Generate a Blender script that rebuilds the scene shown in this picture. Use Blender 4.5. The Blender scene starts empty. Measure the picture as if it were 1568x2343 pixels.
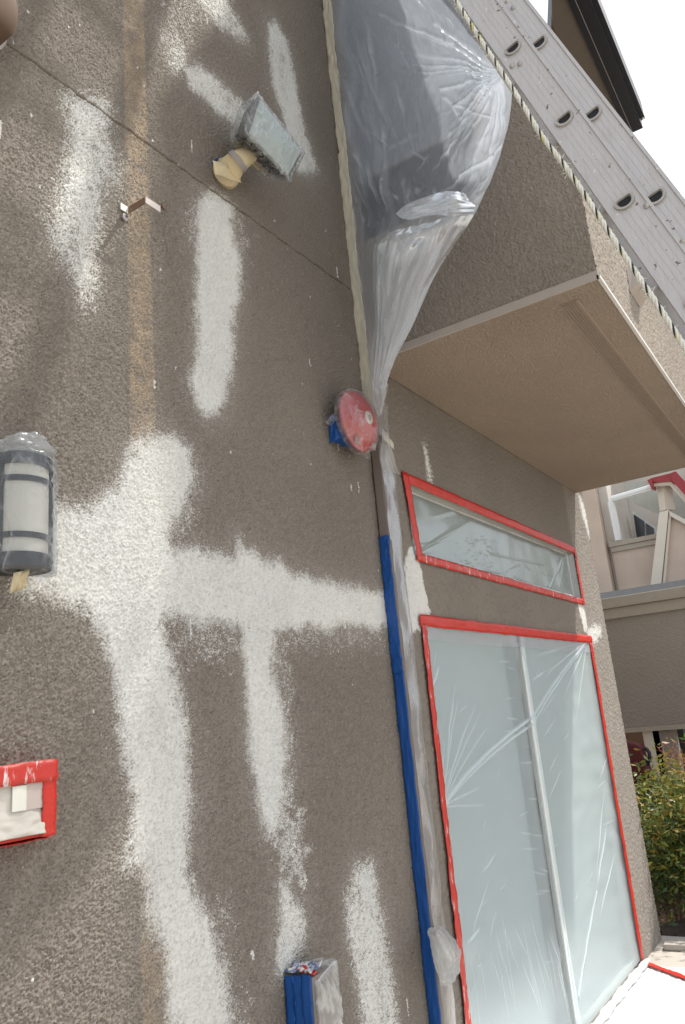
import bpy, bmesh, math, random
import numpy as np
from mathutils import Vector, Matrix, noise as mnoise

scene = bpy.context.scene
COL = scene.collection
random.seed(7)

# ------------------------------------------------------------------ camera, light, exposure
RIGHT = np.array([0.55123, -0.82956, -0.08939])
FWD = np.array([0.81691, 0.51426, 0.26136])
UP = np.array([-0.17084, -0.21709, 0.96108])
_a, _b, _g = -1.00892774, 0.26443391, 0.09273173
_Rz = np.array([[math.cos(_a), -math.sin(_a), 0], [math.sin(_a), math.cos(_a), 0], [0, 0, 1]])
_Rx = np.array([[1, 0, 0], [0, math.cos(_b), -math.sin(_b)], [0, math.sin(_b), math.cos(_b)]])
_Ry = np.array([[math.cos(_g), 0, math.sin(_g)], [0, 1, 0], [-math.sin(_g), 0, math.cos(_g)]])
_M = _Rz @ _Rx @ _Ry
RIGHT, FWD, UP = _M[:, 0], _M[:, 1], _M[:, 2]
FPX = 1783.08
EYE = np.array([0, 0, 1.6])
cam = bpy.data.cameras.new('camera'); camo = bpy.data.objects.new('camera', cam); COL.objects.link(camo)
cam.sensor_fit = 'HORIZONTAL'; cam.sensor_width = 36; cam.lens = 36 * FPX / 1568
cam.clip_start = 0.05; cam.clip_end = 3000
camo.matrix_world = Matrix(((RIGHT[0], UP[0], -FWD[0], EYE[0]), (RIGHT[1], UP[1], -FWD[1], EYE[1]), (RIGHT[2], UP[2], -FWD[2], EYE[2]), (0, 0, 0, 1)))
scene.camera = camo

SUN = np.array([0.535, -0.393, 1.0]); SUN /= np.linalg.norm(SUN)
w = bpy.data.worlds.new('World'); scene.world = w; w.use_nodes = True
nt = w.node_tree; nt.nodes.clear()
sky = nt.nodes.new('ShaderNodeTexSky'); sky.sky_type = 'NISHITA'; sky.sun_disc = False
sky.sun_elevation = math.asin(SUN[2]); sky.sun_rotation = math.atan2(SUN[0], SUN[1])
sky.air_density = 1.0; sky.dust_density = 4.0; sky.ozone_density = 1.0; sky.altitude = 50
hs = nt.nodes.new('ShaderNodeHueSaturation'); hs.inputs['Saturation'].default_value = 0.55
bg = nt.nodes.new('ShaderNodeBackground'); bg.inputs['Strength'].default_value = 0.15
wo = nt.nodes.new('ShaderNodeOutputWorld')
veil = nt.nodes.new('ShaderNodeMix'); veil.data_type = 'RGBA'; veil.inputs[0].default_value = 0.60   # thin even cloud veil
veil.inputs[7].default_value = (8.6, 9.0, 9.6, 1)
nt.links.new(sky.outputs[0], hs.inputs['Color']); nt.links.new(hs.outputs[0], veil.inputs[6]); nt.links.new(veil.outputs[2], bg.inputs[0]); nt.links.new(bg.outputs[0], wo.inputs[0])
sl = bpy.data.lights.new('sun', 'SUN'); slo = bpy.data.objects.new('sun', sl); COL.objects.link(slo)
sl.energy = 5.0; sl.angle = math.radians(1.6); sl.color = (1.0, 0.95, 0.87)
slo.rotation_euler = Vector(SUN).to_track_quat('Z', 'Y').to_euler(); slo.location = (3, -6, 9)
scene.view_settings.view_transform = 'Standard'; scene.view_settings.look = 'None'
scene.view_settings.exposure = 0.14; scene.view_settings.gamma = 1
scene.view_settings.use_curve_mapping = False
cy = scene.cycles
cy.max_bounces = 10; cy.diffuse_bounces = 5; cy.transparent_max_bounces = 24; cy.transmission_bounces = 6
cy.use_denoising = True; cy.caustics_reflective = False; cy.caustics_refractive = False

# ------------------------------------------------------------------ helpers
def ray(x, y):
    v = RIGHT * (x - 784) + FWD * FPX - UP * (y - 1171)
    return v / np.linalg.norm(v)
def ony(x, y, Y): r = ray(x, y); return EYE + r * (Y / r[1])
def onx(x, y, X): r = ray(x, y); return EYE + r * (X / r[0])
def onz(x, y, Z): r = ray(x, y); return EYE + r * ((Z - 1.6) / r[2])
def atd(x, y, d): r = ray(x, y); return EYE + r * (d / (r @ FWD))
def nrm(v): v = np.asarray(v, float); return v / np.linalg.norm(v)

def tag(o, label=None, cat=None, group=None, kind=None):
    if label: o['label'] = label
    if cat: o['category'] = cat
    if group: o['group'] = group
    if kind: o['kind'] = kind
    return o
ORG = {}
def thing(name, label, cat, loc=(0, 0, 0), group=None):
    o = bpy.data.objects.new(name, None); COL.objects.link(o); o.location = loc
    o.empty_display_size = 0.1
    ORG[o] = np.array(loc, float)
    return tag(o, label, cat, group)
class MB:
    def __init__(s): s.v = []; s.f = []
    def add(s, verts, faces):
        b = len(s.v); s.v += [tuple(map(float, p)) for p in verts]; s.f += [tuple(b + i for i in f) for f in faces]; return s
    def hexa(s, c):   # 8 corners: bottom 4 then top 4 (same order)
        return s.add(c, [(3, 2, 1, 0), (4, 5, 6, 7), (0, 1, 5, 4), (1, 2, 6, 5), (2, 3, 7, 6), (3, 0, 4, 7)])
    def box(s, a, b):
        x0, y0, z0 = np.minimum(a, b); x1, y1, z1 = np.maximum(a, b)
        return s.hexa([(x0, y0, z0), (x1, y0, z0), (x1, y1, z0), (x0, y1, z0), (x0, y0, z1), (x1, y0, z1), (x1, y1, z1), (x0, y1, z1)])
    def obox(s, c, A, B, C_):   # centre and three half-axis vectors
        c, A, B, C_ = map(lambda q: np.asarray(q, float), (c, A, B, C_))
        return s.hexa([c - A - B - C_, c + A - B - C_, c + A + B - C_, c - A + B - C_, c - A - B + C_, c + A - B + C_, c + A + B + C_, c - A + B + C_])
    def bar(s, p, q, wv, hv):   # box from p to q with half-size vectors
        p, q = np.asarray(p, float), np.asarray(q, float)
        return s.obox((p + q) / 2, (q - p) / 2, wv, hv)
    def tube(s, pts, r, n=8, cap=True, closed=False):
        pts = [np.asarray(p, float) for p in pts]; m = len(pts); rings = []
        rr = r if hasattr(r, '__len__') else [r] * m
        u = None
        for i, p in enumerate(pts):
            if closed: t = nrm(pts[(i + 1) % m] - pts[i - 1])
            else: t = nrm(pts[min(i + 1, m - 1)] - pts[max(i - 1, 0)])
            if u is None: u = np.cross(t, (0, 0, 1) if abs(t[2]) < .9 else (1, 0, 0))
            u = nrm(u - (u @ t) * t); vv = np.cross(t, u)
            rings += [p + rr[i] * (math.cos(2 * math.pi * k / n) * u + math.sin(2 * math.pi * k / n) * vv) for k in range(n)]
        f = []
        for i in range(m if closed else m - 1):
            j = (i + 1) % m
            f += [(i * n + k, i * n + (k + 1) % n, j * n + (k + 1) % n, j * n + k) for k in range(n)]
        if cap and not closed: f += [tuple(range(n))[::-1], tuple((m - 1) * n + k for k in range(n))]
        return s.add(rings, f)
    def lathe(s, c, axis, prof, n=40):   # prof: (distance along axis, radius)
        axis = nrm(axis); u = nrm(np.cross(axis, (0, 0, 1) if abs(axis[2]) < .9 else (1, 0, 0))); vv = np.cross(axis, u)
        V = []; F = []
        for a, r in prof:
            V += [np.asarray(c) + axis * a + max(r, 1e-5) * (math.cos(2 * math.pi * k / n) * u + math.sin(2 * math.pi * k / n) * vv) for k in range(n)]
        for i in range(len(prof) - 1):
            F += [(i * n + k, i * n + (k + 1) % n, (i + 1) * n + (k + 1) % n, (i + 1) * n + k) for k in range(n)]
        return s.add(V, F)
    def prism(s, poly, ext):   # polygon (3d points) extruded by vector
        n = len(poly); e = np.asarray(ext, float); P = [np.asarray(p, float) for p in poly]
        return s.add(P + [p + e for p in P], [tuple(range(n))[::-1], tuple(range(n, 2 * n))] + [(i, (i + 1) % n, n + (i + 1) % n, n + i) for i in range(n)])
    def build(s, name, mat, parent=None, smooth=False, bevel=0, label=None):
        me = bpy.data.meshes.new(name)
        o0 = ORG.get(parent, np.zeros(3)) if parent else np.zeros(3)
        me.from_pydata([tuple(np.array(p) - o0) for p in s.v], [], s.f); me.update()
        bm = bmesh.new(); bm.from_mesh(me); bmesh.ops.recalc_face_normals(bm, faces=bm.faces)
        if bevel: bmesh.ops.bevel(bm, geom=list(bm.edges), offset=bevel, segments=2, affect='EDGES', profile=.6, clamp_overlap=True)
        bm.to_mesh(me); bm.free()
        if smooth:
            me.polygons.foreach_set('use_smooth', [True] * len(me.polygons))
            if smooth == 'auto': me.set_sharp_from_angle(angle=math.radians(40))
        me.materials.append(mat)
        o = bpy.data.objects.new(name, me); COL.objects.link(o)
        if parent: o.parent = parent; ORG[o] = o0
        if label: o['label'] = label
        return o
def grid_mesh(name, P, mat, parent=None, attrs=None, keep=None, smooth=True, thick=0):
    nu, nv = P.shape[:2]
    o0 = ORG.get(parent, np.zeros(3)) if parent else np.zeros(3)
    idx = np.arange(nu * nv).reshape(nu, nv)
    q = np.stack([idx[:-1, :-1], idx[1:, :-1], idx[1:, 1:], idx[:-1, 1:]], -1).reshape(-1, 4)
    if keep is not None: q = q[keep.reshape(-1)]
    me = bpy.data.meshes.new(name)
    me.vertices.add(nu * nv); me.vertices.foreach_set('co', (P.reshape(-1, 3) - o0).astype(np.float32).ravel())
    n = len(q)
    me.loops.add(n * 4); me.loops.foreach_set('vertex_index', q.astype(np.int32).ravel())
    me.polygons.add(n); me.polygons.foreach_set('loop_start', np.arange(0, n * 4, 4, dtype=np.int32))
    me.polygons.foreach_set('loop_total', np.full(n, 4, np.int32))
    me.polygons.foreach_set('use_smooth', np.full(n, smooth))
    me.update(calc_edges=True); me.validate()
    for k, v in (attrs or {}).items():
        a = me.attributes.new(k, 'FLOAT', 'POINT'); a.data.foreach_set('value', np.asarray(v, np.float32).ravel())
    me.materials.append(mat)
    o = bpy.data.objects.new(name, me); COL.objects.link(o)
    if parent: o.parent = parent; ORG[o] = o0
    if thick:
        m = o.modifiers.new('thickness', 'SOLIDIFY'); m.thickness = thick; m.offset = 0
    return o
def fft_noise(shape, step, wl, spread=.45, seed=0, aniso=1.0):
    rg = np.random.default_rng(seed)
    F = np.fft.rfft2(rg.standard_normal(shape))
    kx = np.fft.fftfreq(shape[0], step)[:, None]; ky = np.fft.rfftfreq(shape[1], step)[None] * aniso
    k = np.sqrt(kx ** 2 + ky ** 2) + 1e-9; k0 = 1 / wl
    h = np.fft.irfft2(F * np.exp(-(np.log(k / k0) / spread) ** 2), s=shape)
    return h / h.std()
def up1(A, n, ax):
    A = np.moveaxis(np.asarray(A, float), ax, 0); m = A.shape[0]
    t = np.linspace(0, m - 1, n); i = np.clip(np.floor(t).astype(int), 0, m - 2); f = (t - i).reshape((-1,) + (1,) * (A.ndim - 1))
    ext = np.concatenate([[2 * A[0] - A[1]], A, [2 * A[-1] - A[-2]]])
    p0, p1, p2, p3 = ext[i], ext[i + 1], ext[i + 2], ext[i + 3]
    r = .5 * (2 * p1 + (p2 - p0) * f + (2 * p0 - 5 * p1 + 4 * p2 - p3) * f ** 2 + (3 * p1 - p0 - 3 * p2 + p3) * f ** 3)
    return np.moveaxis(r, 0, ax)
def bicubic(ctrl, nu, nv): return up1(up1(ctrl, nu, 0), nv, 1)
def grid_normals(P):
    du = np.gradient(P, axis=0); dv = np.gradient(P, axis=1); n = np.cross(du, dv)
    return n / (np.linalg.norm(n, axis=2, keepdims=True) + 1e-12)
def creases(S, T, segs):
    """Folds pulled in a film: height and double-layer amount from segments (s0,t0,s1,t1,width,amp[,taper])."""
    h = np.zeros_like(S); fo = np.zeros_like(S)
    for c in segs:
        s0, t0, s1, t1, wd, am = c[:6]; tp = c[6] if len(c) > 6 else 0
        dx, dy = s1 - s0, t1 - t0; L2 = dx * dx + dy * dy
        a = ((S - s0) * dx + (T - t0) * dy) / L2; ac = np.clip(a, 0, 1)
        d = np.hypot(S - s0 - ac * dx, T - t0 - ac * dy)
        if tp == 0: env = np.clip(np.sin(np.pi * np.clip(a, .0, 1.)), 0, 1) ** 1.1; ww = wd
        elif tp == 1: env = np.clip(1 - ac, 0, 1) ** .7; ww = wd * (.35 + .9 * ac)
        else: env = 1 - .3 * ac; ww = wd
        g = np.clip(1 - d / ww, 0, 1)
        h += am * env * g ** 1.4; fo = np.maximum(fo, env * g ** 1.8 * min(1, abs(am) / .006))
    return h, fo
def poly_sd(X, Z, poly):
    poly = np.asarray(poly, float); n = len(poly)
    d = np.full(X.shape, 1e9); ins = np.zeros(X.shape, bool)
    for i in range(n):
        a, b = poly[i], poly[(i + 1) % n]; e = b - a
        t = np.clip(((X - a[0]) * e[0] + (Z - a[1]) * e[1]) / (e @ e + 1e-12), 0, 1)
        d = np.minimum(d, np.hypot(X - a[0] - t * e[0], Z - a[1] - t * e[1]))
        c = (a[1] > Z) != (b[1] > Z)
        with np.errstate(divide='ignore', invalid='ignore'):
            xi = a[0] + (Z - a[1]) / (b[1] - a[1]) * e[0]
        ins ^= c & (X < xi)
    return np.where(ins, d, -d)
def hull_bag(name, pts, mat, parent, inflate=.006, cuts=5, amp=.004, scale=30, seed=0, stretch=(1, 1, 1), smooth_it=1):
    bm = bmesh.new()
    c = np.mean(pts, axis=0)
    for p in pts: bm.verts.new(tuple(np.asarray(p) + nrm(np.asarray(p) - c) * inflate))
    r = bmesh.ops.convex_hull(bm, input=bm.verts)
    bmesh.ops.delete(bm, geom=[v for v in bm.verts if not v.link_faces], context='VERTS')
    bmesh.ops.dissolve_limit(bm, angle_limit=.05, verts=bm.verts, edges=bm.edges)
    bmesh.ops.triangulate(bm, faces=bm.faces)
    ml = max(e.calc_length() for e in bm.edges)
    for k in range(7):
        long_e = [e for e in bm.edges if e.calc_length() > ml / (2 ** cuts)]
        if not long_e or len(bm.verts) > 15000: break
        bmesh.ops.subdivide_edges(bm, edges=long_e, cuts=1, use_grid_fill=True)
        bmesh.ops.triangulate(bm, faces=[f for f in bm.faces if len(f.verts) > 3])
    for k in range(smooth_it): bmesh.ops.smooth_vert(bm, verts=bm.verts, factor=.5, use_axis_x=True, use_axis_y=True, use_axis_z=True)
    bm.normal_update()
    lay = bm.verts.layers.float.new('fold')
    off = Vector((seed * 7.3, seed * 3.1, seed))
    for v in bm.verts:
        q = Vector((v.co.x * stretch[0], v.co.y * stretch[1], v.co.z * stretch[2])) * scale + off
        q += mnoise.noise_vector(q * .6) * .9
        a = 1 - abs(mnoise.noise(q)) * 4.5; b = 1 - abs(mnoise.noise(q * 2.3 + off)) * 6
        a = max(a, 0) ** 2; b = max(b, 0) ** 2
        v[lay] = min(1, .75 * a + .35 * b) * max(0, min(1, .6 + 1.5 * mnoise.noise(q * .5 - off)))
        v.co += v.normal * amp * .55 * (a + .3 * b - .2)
    o0 = ORG.get(parent, np.zeros(3)); bmesh.ops.translate(bm, verts=bm.verts, vec=tuple(-o0))
    me = bpy.data.meshes.new(name); bm.to_mesh(me); bm.free()
    me.polygons.foreach_set('use_smooth', [True] * len(me.polygons)); me.materials.append(mat)
    o = bpy.data.objects.new(name, me); COL.objects.link(o); o.parent = parent; ORG[o] = o0
    return o

# ------------------------------------------------------------------ materials
def mat(name):
    m = bpy.data.materials.new(name); m.use_nodes = True; t = m.node_tree
    b = t.nodes['Principled BSDF']; return m, t, b
def N(t, typ, **kw):
    n = t.nodes.new(typ)
    for k, v in kw.items():
        if k in n.inputs: n.inputs[k].default_value = v
        else: setattr(n, k, v)
    return n
def mixc(t, fac, a, b, mode='MIX'):
    n = t.nodes.new('ShaderNodeMix'); n.data_type = 'RGBA'; n.blend_type = mode
    for sock, v in ((0, fac), (6, a), (7, b)):
        if hasattr(v, 'is_linked') or hasattr(v, 'links'): t.links.new(v, n.inputs[sock])
        else: n.inputs[sock].default_value = v if sock == 0 else (*v, 1)
    return n.outputs[2]
def ramp(t, src, p0, p1, v0=0, v1=1):
    n = t.nodes.new('ShaderNodeMapRange'); n.inputs[1].default_value = p0; n.inputs[2].default_value = p1
    n.inputs[3].default_value = v0; n.inputs[4].default_value = v1; t.links.new(src, n.inputs[0]); return n.outputs[0]
def objco(t, scale=(1, 1, 1)):
    c = t.nodes.new('ShaderNodeTexCoord'); mp = t.nodes.new('ShaderNodeMapping'); mp.inputs['Scale'].default_value = scale
    t.links.new(c.outputs['Object'], mp.inputs[0]); return mp.outputs[0]
def noise(t, co, scale, detail=3, rough=.5, dist=0):
    n = N(t, 'ShaderNodeTexNoise', Scale=scale, Detail=detail, Roughness=rough, Distortion=dist); t.links.new(co, n.inputs['Vector']); return n.outputs['Fac']
def bump(t, h, strength, dist, prev=None):
    n = N(t, 'ShaderNodeBump', Strength=strength, Distance=dist); t.links.new(h, n.inputs['Height'])
    if prev is not None: t.links.new(prev, n.inputs['Normal'])
    return n.outputs[0]
def simple(name, col, rough=.6, metal=0, var=.12, vscale=12, bstr=0, bscale=80, spec=.5, stretch=(1, 1, 1)):
    m, t, b = mat(name); co = objco(t, stretch)
    n = noise(t, co, vscale, 4)
    c = mixc(t, n, tuple(x * (1 - var) for x in col), tuple(min(1, x * (1 + var)) for x in col))
    t.links.new(c, b.inputs['Base Color']); b.inputs['Roughness'].default_value = rough; b.inputs['Metallic'].default_value = metal
    b.inputs['Specular IOR Level'].default_value = spec
    if bstr: t.links.new(bump(t, noise(t, co, bscale, 3), bstr, .01), b.inputs['Normal'])
    return m
STUC = (0.264, 0.231, 0.197)
def stucco_mat(name, base=STUC, painted=True, relief=0.0, rscale=95):
    m, t, b = mat(name); co = objco(t)
    big = noise(t, co, 1.6, 3); fine = noise(t, co, 260, 2)
    c = mixc(t, ramp(t, big, .3, .7), tuple(x * .84 for x in base), tuple(x * 1.13 for x in base))
    stn = noise(t, objco(t, (9, 9, .7)), 1.0, 4, .6); c = mixc(t, ramp(t, stn, .58, .80, 0, .28), c, tuple(x * .72 for x in base))
    c = mixc(t, ramp(t, fine, .35, .7), tuple(x * .80 for x in base), c)
    if painted:
        at = N(t, 'ShaderNodeAttribute', attribute_name='tan'); pr = N(t, 'ShaderNodeAttribute', attribute_name='primer')
        ds = N(t, 'ShaderNodeAttribute', attribute_name='dust')
        jn = N(t, 'ShaderNodeAttribute', attribute_name='joint')
        c = mixc(t, at.outputs['Fac'], c, (.40, .315, .225))
        c = mixc(t, ds.outputs['Fac'], c, (.62, .60, .56))
        wn = noise(t, co, 2.2, 2)
        wh = mixc(t, ramp(t, wn, .3, .7), (.66, .665, .645), (.735, .725, .68))
        wn2 = noise(t, objco(t, (5, 5, 2)), 1.3, 5, .65); wh = mixc(t, ramp(t, wn2, .48, .75, 0, .38), wh, (.52, .505, .475))
        c = mixc(t, ramp(t, pr.outputs['Fac'], .24, .74), c, wh)
        c = mixc(t, jn.outputs['Fac'], c, (.10, .08, .055))
    t.links.new(c, b.inputs['Base Color']); b.inputs['Roughness'].default_value = .92; b.inputs['Specular IOR Level'].default_value = .2
    nn = bump(t, noise(t, co, 330, 2), .5, .0022)
    if relief:
        v = N(t, 'ShaderNodeTexNoise', Scale=rscale, Detail=2.5, Roughness=.55, Distortion=.6); t.links.new(co, v.inputs['Vector'])
        nn = bump(t, ramp(t, v.outputs['Fac'], .36, .64), relief, .009, nn)
    t.links.new(nn, b.inputs['Normal']); return m
M_stucco = stucco_mat('painted stucco')
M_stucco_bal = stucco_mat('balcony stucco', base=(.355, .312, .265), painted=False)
M_stucco_far = stucco_mat('plain stucco', painted=False, relief=.85)
M_stucco_smooth = stucco_mat('smooth tan stucco', base=(.43, .348, .272), painted=False, relief=.8, rscale=110)
M_stucco_dark = stucco_mat('brown stucco', base=(.15, .115, .09), painted=False, relief=.6)
M_trim = simple('screed trim', (.42, .37, .33), .6, var=.08)
M_trim_white = simple('front screed', (.62, .60, .56), .5, var=.05)
M_joint = simple('joint metal', (.13, .10, .075), .8)
def film_mat(name, col=(.80, .84, .86), body=.40, gloss=.22, rough=.18, foldgain=.45, milky=0.0, bumpk=.4, bsc=(14, 14, 5), trans=.55):
    """Thin polythene: see-through part, milky scattering part and a soft sheen; folds are doubled film."""
    m, t, b = mat(name); t.nodes.remove(b); out = t.nodes['Material Output']
    co = objco(t, bsc)
    n1 = noise(t, co, 1.0, 5, .6, 1.2)
    nb = bump(t, n1, bumpk, .02)
    fo = N(t, 'ShaderNodeAttribute', attribute_name='fold')
    tr = N(t, 'ShaderNodeBsdfTransparent'); tr.inputs[0].default_value = (.97, .985, .98, 1)
    df = N(t, 'ShaderNodeBsdfDiffuse'); df.inputs[0].default_value = (*col, 1)
    tl = N(t, 'ShaderNodeBsdfTranslucent'); tl.inputs[0].default_value = (*col, 1)
    gl = N(t, 'ShaderNodeBsdfGlossy', Roughness=rough); gl.inputs[0].default_value = (.9, .93, .96, 1)
    for q in (df, tl, gl): t.links.new(nb, q.inputs['Normal'])
    sc = t.nodes.new('ShaderNodeMixShader'); sc.inputs[0].default_value = trans; t.links.new(df.outputs[0], sc.inputs[1]); t.links.new(tl.outputs[0], sc.inputs[2])
    ma = N(t, 'ShaderNodeMath', operation='MULTIPLY_ADD', use_clamp=True); ma.inputs[1].default_value = foldgain; ma.inputs[2].default_value = body
    t.links.new(fo.outputs['Fac'], ma.inputs[0])
    m1 = t.nodes.new('ShaderNodeMixShader'); t.links.new(ma.outputs[0], m1.inputs[0]); t.links.new(tr.outputs[0], m1.inputs[1]); t.links.new(sc.outputs[0], m1.inputs[2])
    fr = N(t, 'ShaderNodeLayerWeight', Blend=.25); t.links.new(nb, fr.inputs['Normal'])
    g2 = N(t, 'ShaderNodeMath', operation='MULTIPLY_ADD', use_clamp=True); g2.inputs[1].default_value = gloss * 1.6; g2.inputs[2].default_value = gloss * .35
    t.links.new(fr.outputs['Fresnel'], g2.inputs[0])
    m2 = t.nodes.new('ShaderNodeMixShader'); t.links.new(g2.outputs[0], m2.inputs[0]); t.links.new(m1.outputs[0], m2.inputs[1]); t.links.new(gl.outputs[0], m2.inputs[2])
    t.links.new(m2.outputs[0], out.inputs[0]); return m
M_film_door = film_mat('masking film over glass', (.70, .79, .81), body=.52, gloss=.12, rough=.25, foldgain=.85, trans=.3, bumpk=.03)
M_film_trans = film_mat('masking film transom', (.68, .73, .72), body=.22, gloss=.26, rough=.14, foldgain=.3, bumpk=.05, trans=.35)
M_film_big = film_mat('painters sheet', (.70, .765, .86), body=.36, gloss=.22, rough=.17, foldgain=.42, bumpk=.06, bsc=(6, 6, 3), trans=.45)
M_film_flap = film_mat('painters sheet flap', (.72, .765, .83), body=.20, gloss=.22, rough=.17, foldgain=.45, bumpk=.06, bsc=(6, 6, 3), trans=.45)
M_film_wrap = film_mat('film wrap', (.62, .62, .62), body=.42, gloss=.10, rough=.22, foldgain=.4, bumpk=.10, bsc=(20, 20, 6))
M_film_bag2 = film_mat('streaky bag film', (.84, .87, .90), body=.20, gloss=.24, rough=.16, foldgain=.9, bumpk=.08, bsc=(30, 30, 12))
M_film_bag = film_mat('clear bag film', (.80, .82, .84), body=.05, gloss=.12, rough=.12, foldgain=.55, bumpk=.08, bsc=(30, 30, 12))
M_film_white = film_mat('stretched film', (.80, .81, .86), body=.62, gloss=.2, rough=.2, foldgain=.3, bumpk=.1, bsc=(30, 30, 10))
M_film_floor = film_mat('floor film', (.86, .86, .86), body=.80, gloss=.05, rough=.4, foldgain=.2, trans=.15, bumpk=.1)
def tape_mat(name, col, smear=0.0, rough=.42):
    m, t, b = mat(name); co = objco(t); n = noise(t, co, 14, 4)
    c = mixc(t, n, tuple(x * .8 for x in col), tuple(min(1, x * 1.15) for x in col))
    if smear:
        co2 = objco(t, (22, 22, 5)); s = noise(t, co2, 2.4, 6, .7)
        c = mixc(t, ramp(t, s, .60 - smear, .70 - smear), c, (.72, .70, .69))
    t.links.new(c, b.inputs['Base Color']); b.inputs['Roughness'].default_value = rough
    t.links.new(bump(t, noise(t, co, 38, 4, .6), .35, .006), b.inputs['Normal']); return m
M_red = tape_mat('red tape', (.55, .026, .014), .0)
M_red_s = tape_mat('red tape with overspray', (.54, .034, .022), .035)
M_blue = tape_mat('blue tape', (.006, .075, .30), 0, .45)
M_cream = tape_mat('cream masking tape', (.57, .53, .42), 0, .6)
M_yellow = tape_mat('tan masking tape', (.60, .50, .31), 0, .6)
M_white = simple('white vinyl frame', (.74, .76, .75), .4, var=.03)
M_pane = simple('pane with pale blind', (.40, .47, .48), .25, var=.05, vscale=2)
M_pane_dk = simple('greenish grey pane', (.34, .40, .38), .15, var=.2, vscale=3)  # greenish grey pane colour, varied by noise
M_dark = simple('dark void', (.012, .013, .016), .7)
M_glassdk = simple('dark glass', (.03, .035, .045), .12, var=.4, vscale=3)
M_black = simple('black enamel', (.012, .013, .016), .35)
M_gutter = simple('black gutter', (.010, .011, .016), .45)
M_bell = simple('red bell enamel', (.50, .022, .022), .3, var=.1)
M_capw = simple('cream plastic', (.72, .72, .64), .5)
M_opal = simple('opal glass', (.50, .48, .43), .35, var=.05)
M_lens = simple('lamp lens', (.42, .50, .50), .15, var=.1)
M_pipe = simple('taupe downspout', (.205, .17, .15), .55, var=.05)
M_strap = simple('painted strap', (.42, .36, .34), .5)
M_strap_in = simple('brown strap', (.17, .10, .065), .5)
M_zinc = simple('zinc screw', (.45, .44, .43), .35, metal=.8)
M_paper = simple('masking paper', (.58, .55, .49), .8, var=.12, vscale=9, bstr=.3, bscale=25)
def alu_mat():
    m, t, b = mat('weathered aluminium'); co = objco(t)
    sc = objco(t, (160, 160, 3)); s1 = noise(t, sc, 1.0, 5, .65)
    bl = noise(t, co, 9, 5, .65); sp = noise(t, co, 60, 2)
    c = mixc(t, s1, (.50, .49, .49), (.66, .645, .645))
    c = mixc(t, ramp(t, bl, .55, .8), c, (.52, .47, .45))
    c = mixc(t, ramp(t, sp, .69, .74), c, (.20, .15, .12)); sp2 = noise(t, objco(t, (90, 90, 40)), 1, 3); c = mixc(t, ramp(t, sp2, .70, .74), c, (.80, .79, .76)); sc2 = noise(t, objco(t, (30, 30, 1.2)), 1, 6, .7); c = mixc(t, ramp(t, sc2, .58, .76, 0, .4), c, (.40, .36, .35))
    t.links.new(c, b.inputs['Base Color']); b.inputs['Metallic'].default_value = .2; b.inputs['Roughness'].default_value = .5
    t.links.new(bump(t, s1, .12, .004), b.inputs['Normal']); return m
M_alu = alu_mat()
M_alu2 = simple('rung aluminium', (.46, .44, .41), .5, metal=.3, var=.25, vscale=40)
M_ropew = simple('cream strand', (.80, .80, .70), .7, var=.3, vscale=60)
M_ropey, _t, _b = mat('yellow flecked strand'); _t.links.new(mixc(_t, ramp(_t, noise(_t, objco(_t), 11, 2), .45, .6), (.80, .80, .70), (.66, .62, .20)), _b.inputs['Base Color'])
M_ropeb = simple('black strand', (.015, .015, .014), .7)
def ground_mat(name, c0, c1, s=.9, bs=60, bst=.3):
    m, t, b = mat(name); co = objco(t)
    c = mixc(t, ramp(t, noise(t, co, s, 6, .6), .3, .7), c0, c1); c = mixc(t, ramp(t, noise(t, co, 42, 3), .62, .8), c, tuple(x * .7 for x in c0))
    t.links.new(c, b.inputs['Base Color']); b.inputs['Roughness'].default_value = .9
    t.links.new(bump(t, noise(t, co, bs, 4), bst, .01), b.inputs['Normal']); return m
M_conc = ground_mat('concrete', (.40, .37, .33), (.52, .48, .43))
M_ground = ground_mat('ground', (.30, .28, .24), (.42, .39, .34), .2)
M_soil = ground_mat('bark mulch', (.07, .04, .025), (.19, .10, .06), 9, 40, 1)
M_timber = simple('dark timber', (.075, .055, .045), .8, var=.4, vscale=6, stretch=(1, 9, 9))
M_cream_st = stucco_mat('pinkish cream stucco', base=(.62, .51, .42), painted=False, relief=.2, rscale=60)
M_cream_lt = stucco_mat('pale cream stucco', base=(.70, .66, .60), painted=False, relief=.2, rscale=60)
M_grey_st = stucco_mat('grey parapet stucco', base=(.34, .30, .26), painted=False, relief=.35, rscale=34)
M_capt = simple('taupe cap', (.36, .32, .26), .7)
M_redroof = simple('red fascia', (.30, .03, .035), .45)
M_soff2 = simple('pale soffit', (.40, .41, .37), .7)
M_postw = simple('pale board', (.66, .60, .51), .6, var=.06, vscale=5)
M_brown_wall = simple('brown recess', (.14, .085, .05), .8)  # brown of the wall behind the posts
M_redbag = simple('dark red cloth', (.10, .010, .014), .6)
M_floorgr = simple('grey roofing', (.22, .23, .24), .8)
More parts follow.
